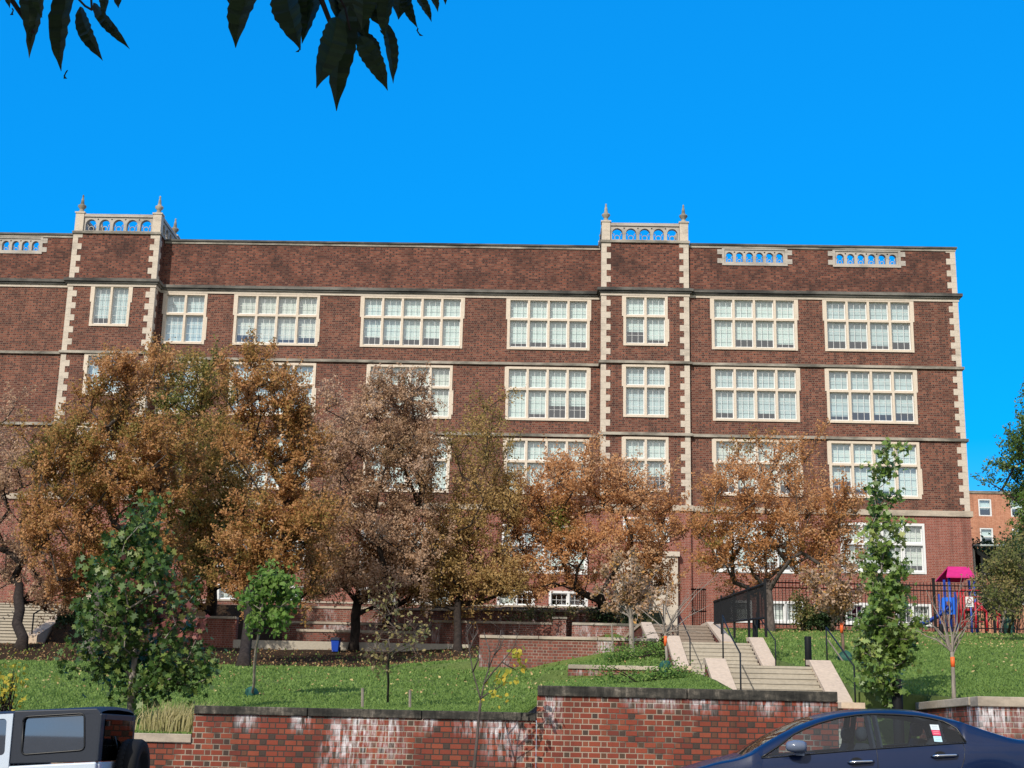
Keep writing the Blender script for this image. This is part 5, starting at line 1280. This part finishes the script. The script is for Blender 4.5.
def rrect(pts, r=.04, n=4):
    out = []; L = len(pts)
    for i in range(L):
        p = Vector((*pts[i], 0)); a = (Vector((*pts[i-1], 0))-p).normalized(); b = (Vector((*pts[(i+1)%L], 0))-p).normalized()
        for k in range(n+1):
            t = k/n; q = p + a*r*(1-t)**2 + b*r*t**2; out.append((q.x, q.y))
    return out
def offroader():
    Y0, Wd = 17.5, 1.5; Y1 = Y0+Wd
    P = lambda x, y, Y=Y0: at(x, y, Y)
    xr_, zt = P(101.5, 705.8); root = empty('parked_offroader', (xr_-2.1, Y0+Wd/2, street_z(xr_-2.1)), 'pale blue four-wheel-drive with black hardtop and spare wheel, at the lower left corner', 'car')
    sl = .07; XR = xr_; L = 4.25
    gzr = zt-1.86
    def Wp(l, z): return (XR-l, gzr+z-sl*l)     # l metres forward of the tail, z above the ground
    # hardtop side with its window
    def loc(px, py):
        x, z = P(px, py); return (XR-x, z-gzr+sl*(XR-x))
    win = rrect([Wp(*loc(*p)) for p in ((23.5,716.8),(84.5,713),(84.5,750),(21.5,754.8))], .06)
    belt = loc(60, 763.5)[1]
    side_o = [Wp(0, belt), Wp(2.6, belt), Wp(2.45, 1.80), Wp(.04, 1.84), Wp(.0, 1.78)]
    win2 = rrect([Wp(*loc(*p)) for p in ((-50,722),(7.5,718.5),(5,755),(-55,758.5))], .05)
    doorpoly = [Wp(*loc(*p)) for p in ((-62,717.5),(13.8,713.6),(8.8,768),(-66,772))]
    side_o2 = [Wp(*loc(9.2, 763.8)), Wp(0, belt), Wp(0, 1.78), Wp(.05, 1.83), Wp(*loc(14.4, 711.0)), Wp(*loc(14.2, 714))]
    for k, Y in enumerate((Y0, Y1)):
        s_ = 1 if k == 0 else -1; ya, yb = sorted((Y, Y+s_*.05))
        mb = MB(); mb.prism_y(side_o2, [win], ya, yb); hp = mb.build('hardtop_side', M['hardtop'], root)
        bv = hp.modifiers.new('b', 'BEVEL'); bv.width = .01; bv.segments = 2; bv.limit_method = 'ANGLE'
        mb = MB(); zm_ = min(z for x, z in win); mb.add([(x, Y+s_*(.006+.075*(z-zm_)), z) for x, z in win], [tuple(range(len(win)))]); mb.build('side_window', M['dark_glass'], root, fix=False)
        mb = MB(); n = len(win); mb.tube([(x, Y-s_*.002, z) for x, z in win]+[(win[0][0], Y-s_*.002, win[0][1])], .011, 5); mb.build('window_seal', M['trim'], root)
        ya, yb = sorted((Y-s_*.02, Y+s_*.03))
        mb = MB(); mb.prism_y(doorpoly, [win2], ya, yb); d = mb.build('door', M['car_pale'], root)
        mb = MB(); mb.add([(x, Y+s_*(-.015+.075*(z-zm_)), z) for x, z in win2], [tuple(range(len(win2)))]); mb.build('pane', M['dark_glass'], d, fix=False)
        # front door
        dp = [Wp(*loc(*p)) for p in ((-70,718),(-64.5,717.6),(-68,772),(-150,778),(-146,757),(-108,721))]; 
        mb = MB(); mb.prism_y(dp, [], ya, yb); mb.build('door', M['car_pale'], root)
    # roof with rounded edges
    mb = MB(); prof = [(Y0-.0, 1.76), (Y0+.015, 1.815), (Y0+.07, 1.845), (Y0+.3, 1.865), (Y0+Wd/2, 1.875), (Y1-.3, 1.865), (Y1-.07, 1.845), (Y1-.015, 1.815), (Y1, 1.76)]
    ls = [0, .03, .12, 1.3, 2.45, 2.6]; dz = [-.05, -.01, 0, 0, -.01, -.05]
    vs = []
    for l, q in zip(ls, dz):
        for y, z in prof: x, zz = Wp(l, z+q); vs.append((x, y, zz))
    K = len(prof); mb.add(vs, [(i*K+k, i*K+k+1, (i+1)*K+k+1, (i+1)*K+k) for i in range(len(ls)-1) for k in range(K-1)], True)
    mb.build('roof', M['hardtop'], root)
    # tail end: corner posts, glass, tailgate
    mb = MB(); x0 = XR
    def bx(mb, l0, l1, ya, yb, z0, z1):
        (xa, za), (xb, zb) = Wp(l0, z0), Wp(l1, z0); (_, zc), (_, zd) = Wp(l0, z1), Wp(l1, z1)
        mb.add([(xa,ya,za),(xb,ya,zb),(xb,yb,zb),(xa,yb,za),(xa,ya,zc),(xb,ya,zd),(xb,yb,zd),(xa,yb,zc)], [(0,3,2,1),(4,5,6,7),(0,1,5,4),(1,2,6,5),(2,3,7,6),(3,0,4,7)])
    bx(mb, -.02, .04, Y0+.001, Y0+.16, belt, 1.77); bx(mb, -.02, .04, Y1-.16, Y1-.001, belt, 1.77); bx(mb, -.02, .04, Y0+.161, Y1-.161, 1.66, 1.77)
    c = mb.build('rear_frame', M['hardtop'], root); bv = c.modifiers.new('b', 'BEVEL'); bv.width = .015; bv.segments = 2
    mb = MB(); bx(mb, -.03, -.022, Y0+.13, Y1-.13, belt-.0, 1.70); rw = mb.build('rear_window', M['rear_glass'], root)
    mb = MB(); mb.tube([(*([Wp(-.05, 1.22)[0]]), Y0+.8, Wp(0, 1.22)[1]), (Wp(-.05, 1)[0], Y0+.5, Wp(0, 1.5)[1])], .012, 5); bx(mb, -.06, -.03, Y0+.17, Y0+.22, 1.62, 1.68); mb.build('wiper', M['trim'], rw)
    mb = MB()
    bx(mb, 0, 2.9, Y0-.015, Y0+.04, .55, belt-.002); bx(mb, 0, 2.9, Y1-.04, Y1+.015, .55, belt-.002); bx(mb, -.03, .03, Y0+.041, Y1-.041, .55, belt-.002)
    bx(mb, .1, 3.0, Y0+.05, Y1-.05, .5, .6); bx(mb, 2.9, 4.1, Y0+.12, Y1-.12, .6, 1.08)
    b_ = mb.build('body', M['car_pale'], root); bv = b_.modifiers.new('b', 'BEVEL'); bv.width = .02; bv.segments = 2
    mb = MB(); x_, z_ = Wp(2.62, belt); 
    mb.add([(Wp(2.9,1.1)[0], Y0+.06, Wp(2.9,1.08)[1]), (Wp(2.9,1.1)[0], Y1-.06, Wp(2.9,1.08)[1]), (Wp(2.55,1.8)[0], Y1-.09, Wp(2.55,1.8)[1]), (Wp(2.55,1.8)[0], Y0+.09, Wp(2.55,1.8)[1])], [(0,1,2,3)]); mb.build('windscreen', M['dark_glass'], root, fix=False)
    for l in (.75, 3.4):
        x, z = Wp(l, .4); wheel(root, x, Y0+.02, z, .4, .26, -1); wheel(root, x, Y1-.02, z, .4, .26, 1)
        mb = MB(); mb.tube([(Wp(l-.55,.5)[0], Y0-.05, Wp(l-.55,.55)[1]), (Wp(l-.42,.9)[0], Y0-.05, Wp(l-.42,.88)[1]), (Wp(l+.42,.9)[0], Y0-.05, Wp(l+.42,.88)[1]), (Wp(l+.58,.5)[0], Y0-.05, Wp(l+.58,.5)[1])], .06, 6); mb.build('wheel_arch', M['hardtop'], root)
    # lamps and bumper
    mb = MB(); bx(mb, -.10, -.0305, Y0+.0, Y0+.14, .88, 1.10); bx(mb, -.10, -.0305, Y1-.14, Y1, .88, 1.10); mb.build('tail_light', M['lamp_red'], root)
    mb = MB(); bx(mb, -.2, -.03, Y0-.02, Y1+.02, .42, .6); mb.build('bumper', M['hardtop'], root)
    # spare wheel on the tailgate, axis along the car
    cy = Y0+.88; xs_ = P(118, 745, cy)[0]; xe = P(153, 745, cy)[0]; zc_top = at(135, 739, cy)[1]; r = .385; zc = zc_top-r; xm = XR+.20
    prof = [(.1,-.13),(r*.6,-.13),(r*.93,-.125),(r,-.085),(r*1.0,-.03),(r*.985,-.025),(r*.985,-.018),(r,-.012),(r,.05),(r,.085),(r*.93,.125),(r*.62,.13),(r*.55,.06),(.1,.05)]
    n = 32; mb = MB(); vs = [(xm+q, cy+p*math.cos(2*math.pi*k/n), zc+p*math.sin(2*math.pi*k/n)) for p, q in prof for k in range(n)]
    mb.add(vs, [(i*n+k, i*n+(k+1)%n, (i+1)*n+(k+1)%n, (i+1)*n+k) for i in range(len(prof)-1) for k in range(n)]+[tuple(range(n)), tuple(range((len(prof)-1)*n, len(prof)*n))], True)
    for k in range(36):
        a = 2*math.pi*k/36; c_, s_ = math.cos(a), math.sin(a); mb.add([(xm-.12, cy+c_*(r*.96)-s_*.012, zc+s_*(r*.96)+c_*.012), (xm-.12, cy+c_*(r*.96)+s_*.012, zc+s_*(r*.96)-c_*.012), (xm-.02, cy+c_*(r*1.012)+s_*.012, zc+s_*(r*1.012)-c_*.012), (xm-.02, cy+c_*(r*1.012)-s_*.012, zc+s_*(r*1.012)+c_*.012)], [(0,1,2,3)])
    mb.build('spare_wheel', M['rubber'], root)
    mb = MB(); bx(mb, -.0301-.08, -.0301, cy-.12, cy+.12, .8, 1.1); mb.build('wheel_carrier', M['trim'], root)
offroader()

# ------------------------------------------------------------------ playground
def playground():
    Y = 64.5; P = lambda x, y, Y=Y: at(x, y, Y)
    gz0 = g(19, Y); root = empty('playground_tower', (19.2, Y, gz0), 'playground tower with magenta gable roof, blue posts and blue slide', 'play structure')
    blue = mat_plain('play_blue', (.015,.055,.35), .4, 0, .5); mag = mat_plain('play_magenta', (.55,.02,.17), .6, 0, .3); redm = mat_plain('play_red', (.45,.02,.03), .4, 0, .5)
    blue2 = mat_plain('play_blue_light', (.02,.16,.75), .35, 0, .5)
    xa, xb = P(949.5, 590)[0], P(967, 590)[0]; D = 1.3
    zr = P(966, 565)[1]; ze = P(950, 577)[1]
    # roof: ridge runs left-right, gable seen at the right
    x0, x1 = P(944.8, 577)[0], P(973, 570)[0]; xr0, xr1 = P(952, 566)[0], P(973, 565)[0]
    mb = MB(); ya, ym, yb = Y-.25, Y+D/2, Y+D+.25; t = .06
    V = [(x0,ya,ze),(x1-.0,ya,ze),(xr1,ym,zr),(xr0,ym,zr),(x0,yb,ze),(x1,yb,ze)]
    V2 = [(a,b,c-t) for a,b,c in V]
    mb.add(V+V2, [(0,1,2,3),(3,2,5,4),(6,9,8,7),(9,10,11,8),(0,3,9,6),(3,4,10,9),(1,7,8,2),(2,8,11,5),(0,6,7,1),(4,5,11,10)])
    mb.add([(x1-.08,ya+.1,ze),(x1-.08,yb-.1,ze),(x1-.06,ym,zr-.1)], [(0,1,2)])
    mb.build('roof', mag, root)
    for x, y in ((xa, Y), (xb+.35, Y), (xa+.15, Y+D), (xb+.5, Y+D)):
        mb = MB(); mb.tube([(x, y, gz0-.1), (x, y, ze+.02)], .06, 10); mb.build('post', blue, root)
    for px_, pt in ((938.5, 594), (955, 592), (970, 596)):
        x, z = P(px_, pt, Y-.4); mb = MB(); mb.tube([(x, Y-.4, gz0-.2), (x, Y-.4, z)], .055, 8); mb.build('post', blue, root)
    zd = gz0+1.0
    mb = MB(); mb.box(xa-.1, xb+.6, Y, Y+D, zd, zd+.08); mb.build('deck', redm, root)
    # slide
    def chute(pts, w, name, m_):
        mb = MB(); n = 7; vs = []
        for x, z in pts:
            for k in range(n):
                a = math.pi*k/(n-1); vs.append((x, Y-.3-w*math.cos(a), z+.16-.2*math.sin(a)))
        mb.add(vs, [(i*n+k, (i+1)*n+k, (i+1)*n+k+1, i*n+k+1) for i in range(len(pts)-1) for k in range(n-1)], True)
        o = mb.build(name, m_, root, fix=False); s_ = o.modifiers.new('s', 'SOLIDIFY'); s_.thickness = .03
    sp = [P(948, 608), P(942, 614), P(934, 620), P(926, 624.5), P(920, 626)]
    chute(sp, .33, 'slide', blue)
    mb = MB(); x, z = P(946, 604)
    mb.prism_y(rrect([P(939.5,615), P(939.5,598), P(955,598), P(955,615)], .12), [rrect([P(943,612), P(943,602), P(949,602), P(949,612)], .08)], Y-.3, Y-.2); mb.build('slide_hood', blue2, root)
    mb = MB()
    for k, px_ in enumerate((957, 960, 963)):
        x = P(px_, 600)[0]; mb.tube([(x, Y-.1, gz0), (x, Y-.1, zd+.9)], .035, 6)
    for z in (zd+.3, zd+.6, zd+.9, gz0+.5): mb.tube([(xb-.3, Y-.1, z), (xb+.6, Y-.1, z)], .03, 6)
    mb.build('climbing_panel', redm, root)
    mb = MB()
    for k, (a, b, c, d) in enumerate(((976,602,976,629), (979,607,986,612), (987,612,987,631), (993,610,1001,616), (998,616,998,630), (976,602,987,612))):
        p, q = P(a, b, Y-.5), P(c, d, Y-.5); mb.tube([(p[0], Y-.5, p[1]), (q[0], Y-.5, q[1])], .055, 6)
    mb.build('step_rail', redm, root)
playground()
def sign():
    Y = 59.9; P = lambda x, y: at(x, y, Y)
    (xa, za), (xb, zb) = P(965.5, 607), P(972.5, 597)
    o = MB(); root = empty('notice_sign', ((xa+xb)/2, Y, za), 'small white notice with a red ring, fixed to the iron fence before the playground', 'sign')
    o.box(xa, xb, Y-.07, Y-.05, za, zb); o.build('board', M['sash'], root)
    r = MB(); cx, cz, rr = (xa+xb)/2, za+(zb-za)*.6, .1
    r.tube([(cx+rr*math.cos(a), Y-.075, cz+rr*math.sin(a)) for a in np.linspace(0, 2*math.pi, 16)], .014, 4); r.tube([(cx-.07, Y-.075, cz+.07), (cx+.07, Y-.075, cz-.07)], .012, 4); r.build('ring', M['lamp_red'], root)
    t_ = MB(); t_.box(xa+.06, xb-.06, Y-.074, Y-.0705, za+.06, za+.09); t_.box(xa+.06, xb-.06, Y-.074, Y-.0705, za+.12, za+.14); t_.build('text_line', M['trim'], root)
sign()
def shade_structure():
    Y = 76; P = lambda x, y, Y=Y: at(x, y, Y)
    root = empty('shade_canopy', (25.5, 77, 8), 'dark sagging shade canopy on posts behind the right corner of the school', 'canopy')
    dk = mat_plain('shade_cloth', (.012,.014,.014), .9)
    a, b, c = P(973.5, 545), P(1004, 561), P(990, 553)
    mb = MB(); y1 = Y+4
    pts = [P(973,545), P(978,550), P(985,554.5), P(993,558.5), P(1004,560)]; low = [P(973,549), P(978,554), P(985,559), P(993,562), P(1004,563)]
    mb.add([(x, Y, z) for x, z in pts]+[(x, Y+.05, z) for x, z in low]+[(x, y1, z) for x, z in pts], [(i, i+1, 6+i, 5+i) for i in range(4)]+[(i, 10+i, 11+i, i+1) for i in range(4)])
    mb.build('canvas', dk, root, fix=False)
    for px_ in (974.5, 982.5, 1003):
        x = P(px_, 560)[0]; zt = P(px_, 546 if px_ < 980 else 555)[1]
        mb = MB(); mb.tube([(x, Y+.1, 7), (x, Y+.1, zt)], .07, 8); mb.build('post', dk if px_ > 975 else M['concrete'], root)
    mb = MB(); p, q = P(973, 545.5), P(1006, 545.5); mb.tube([(p[0], Y, p[1]), (q[0], Y, q[1])], .06, 6); mb.build('beam', mat_plain('beam_grey', (.35,.40,.38), .5), root)
shade_structure()

# ------------------------------------------------------------------ small things
def bin_():
    Y = 55.0; x0, z0 = at(331.5, 650, Y); x1, z1 = at(340, 638.5, Y); zg = g((x0+x1)/2, Y); w = x1-x0
    root = empty('recycling_bin', ((x0+x1)/2, Y, zg), 'bright blue wheeled recycling bin beside the straight dark tree trunk', 'bin')
    bl = mat_plain('bin_blue', (.01,.06,.42), .45, 0, .4)
    mb = MB(); zt = max(z1, zg+.85)
    zt = z1
    mb.add([(x0+.04,Y-.2,zg),(x1-.04,Y-.2,zg),(x1-.04,Y+.2,zg),(x0+.04,Y+.2,zg),(x0,Y-.27,zt-.08),(x1,Y-.27,zt-.08),(x1,Y+.27,zt-.08),(x0,Y+.27,zt-.08)], [(0,3,2,1),(4,5,6,7),(0,1,5,4),(1,2,6,5),(2,3,7,6),(3,0,4,7)])
    mb.build('tub', bl, root)
    mb = MB(); mb.prism_x([(Y-.3, zt-.078), (Y+.3, zt-.078), (Y+.28, zt-.02), (Y, zt+.04), (Y-.3, zt-.03)], x0-.02, x1+.02); mb.build('lid', mat_plain('bin_lid', (.02,.03,.05), .5), root)
    for x in (x0+.02, x1-.02):
        mb = MB(); mb.tube([(x-.03, Y+.2, zg+.1), (x+.03, Y+.2, zg+.1)], .1, 12); mb.build('wheel', M['rubber'], root)
bin_()
tarp = mat_plain('bag_green', (.022,.085,.065), .65, 0, .2, .5, 9)
def bag(px, py, w_px, h_px, Y, label, tall=False):
    x, z = at(px, py, Y); zg = g(x, Y); w = abs(at(px+w_px/2, py, Y)[0]-x); h = (at(px, py-h_px, Y)[1]-z)*1.25; w *= 1.1; rs = np.random.RandomState(int(px))
    mb = MB(); n = 14; prof = [(.7,0),(1,.12),(1.0,.45),(.8,.75),(.35,.95),(.15,1.0)] if not tall else [(.8,0),(1,.1),(.95,.6),(.9,.85),(.5,1.0)]
    vs = []
    for r, q in prof:
        for k in range(n):
            a = 2*math.pi*k/n; rr = w*r*(1+.22*math.sin(a*3+int(px))+.10*rs.normal()*(.4 if tall else 1)); vs.append((x+rr*math.cos(a), Y+rr*math.sin(a), zg-.02+h*q))
    mb.add(vs, [(i*n+k, i*n+(k+1)%n, (i+1)*n+(k+1)%n, (i+1)*n+k) for i in range(len(prof)-1) for k in range(n)]+[tuple(range(n-1,-1,-1)), tuple((len(prof)-1)*n+k for k in range(n))], True)
    o = mb.build('watering_bag', tarp); tag(o, label, 'watering bag', 'green watering bags round young tree stems')
p = T(251,697); bag(251, 698, 12, 9, p.y, 'dark green watering bag slumped round the stem of the slim bright green tree')
p = T(666,681,y0=23); bag(666, 681, 12, 17, p.y, 'upright green watering bag in the planter wedge beside the stairs', True)
p = T(844,662); bag(846, 666, 12, 10, p.y, 'dark green watering bag at the foot of the staked sapling', False)
p = T(1010,634); bag(1010, 636, 9, 14, p.y-.3, 'green watering bag at the foot of the small olive tree at the right edge', True)
def stake(px, y0, y1, Y, px2=None, r=.025, label='', mat='bark_pale', fromground=True):
    x, zt = at(px2 or px, y0, Y); xb, zb = at(px, y1, Y)
    if fromground: zb = min(zb, g(xb, Y))-.05
    mb = MB(); mb.tube([(xb, Y, zb), ((x+xb)/2, Y, (zt+zb)/2), (x, Y, zt)], r, 6, smooth=False); o = mb.build('stake', M[mat]); tag(o, label, 'stake', 'wooden tree stakes')
stake(362.5, 688, 707, 25.0, label='grey stake left of the sparse sapling')
stake(410, 690, 707, 25.0, label='grey stake right of the sparse sapling')
stake(614, 624, 656, 37.5, 611.5, label='pale leaning stake left of the whitish bare tree')

stake(1000, 608, 634, T(1010,634).y-.4, 1006, .05, label='slanting pale stake leaning by the small olive tree at the right edge')
stake(845, 640, 662, T(844,662).y-.2, 828, .02, label='pale stake leaning left beside the staked sapling')
def tape(px, py, h, Y, r, label):
    x, z = at(px, py, Y); z2 = at(px, py-h, Y)[1]; mb = MB(); mb.lathe(x, Y, [(r, z), (r*1.05, (z+z2)/2), (r, z2)], 12)
    o = mb.build('trunk_tape', mat_plain('tape_orange', (.75,.13,.03), .5)); tag(o, label, 'tape', 'orange tapes wound round sapling stems')

# ------------------------------------------------------------------ houses across the street, behind the viewer (seen only in reflections)
def opposite_houses():
    root = empty('row_house', (0, -22, street_z(0)), 'plain dark brick row house across the street, mirrored in the car windows', 'house')
    mb = MB(); mb.box(-34, 34, -30, -22, -4, 6.3); mb.build('wall', M['brick_garden'], root)
    mb = MB(); mb.prism_x([(-30.4, 6.31), (-21.6, 6.31), (-26, 8.0)], -34.3, 34.3); mb.build('roof', M['roofing'], root)
    for x in range(-32, 33, 4):
        mb = MB(); mb.box(x-.5, x+.5, -21.99, -21.9, 2.6, 4.4); mb.build('window', M['sash'], root)
opposite_houses()

tape(953, 667, 10, T(954,698).y, .034, 'orange tape round the leafless young tree above the right street wall')
tape(665.4, 646, 10, T(666,680).y, .029, 'faded orange tape round the leafless sapling beside the stairs')
tape(841.8, 633, 10, T(844,662).y, .040, 'bright orange tape round the staked sapling on the lawn')
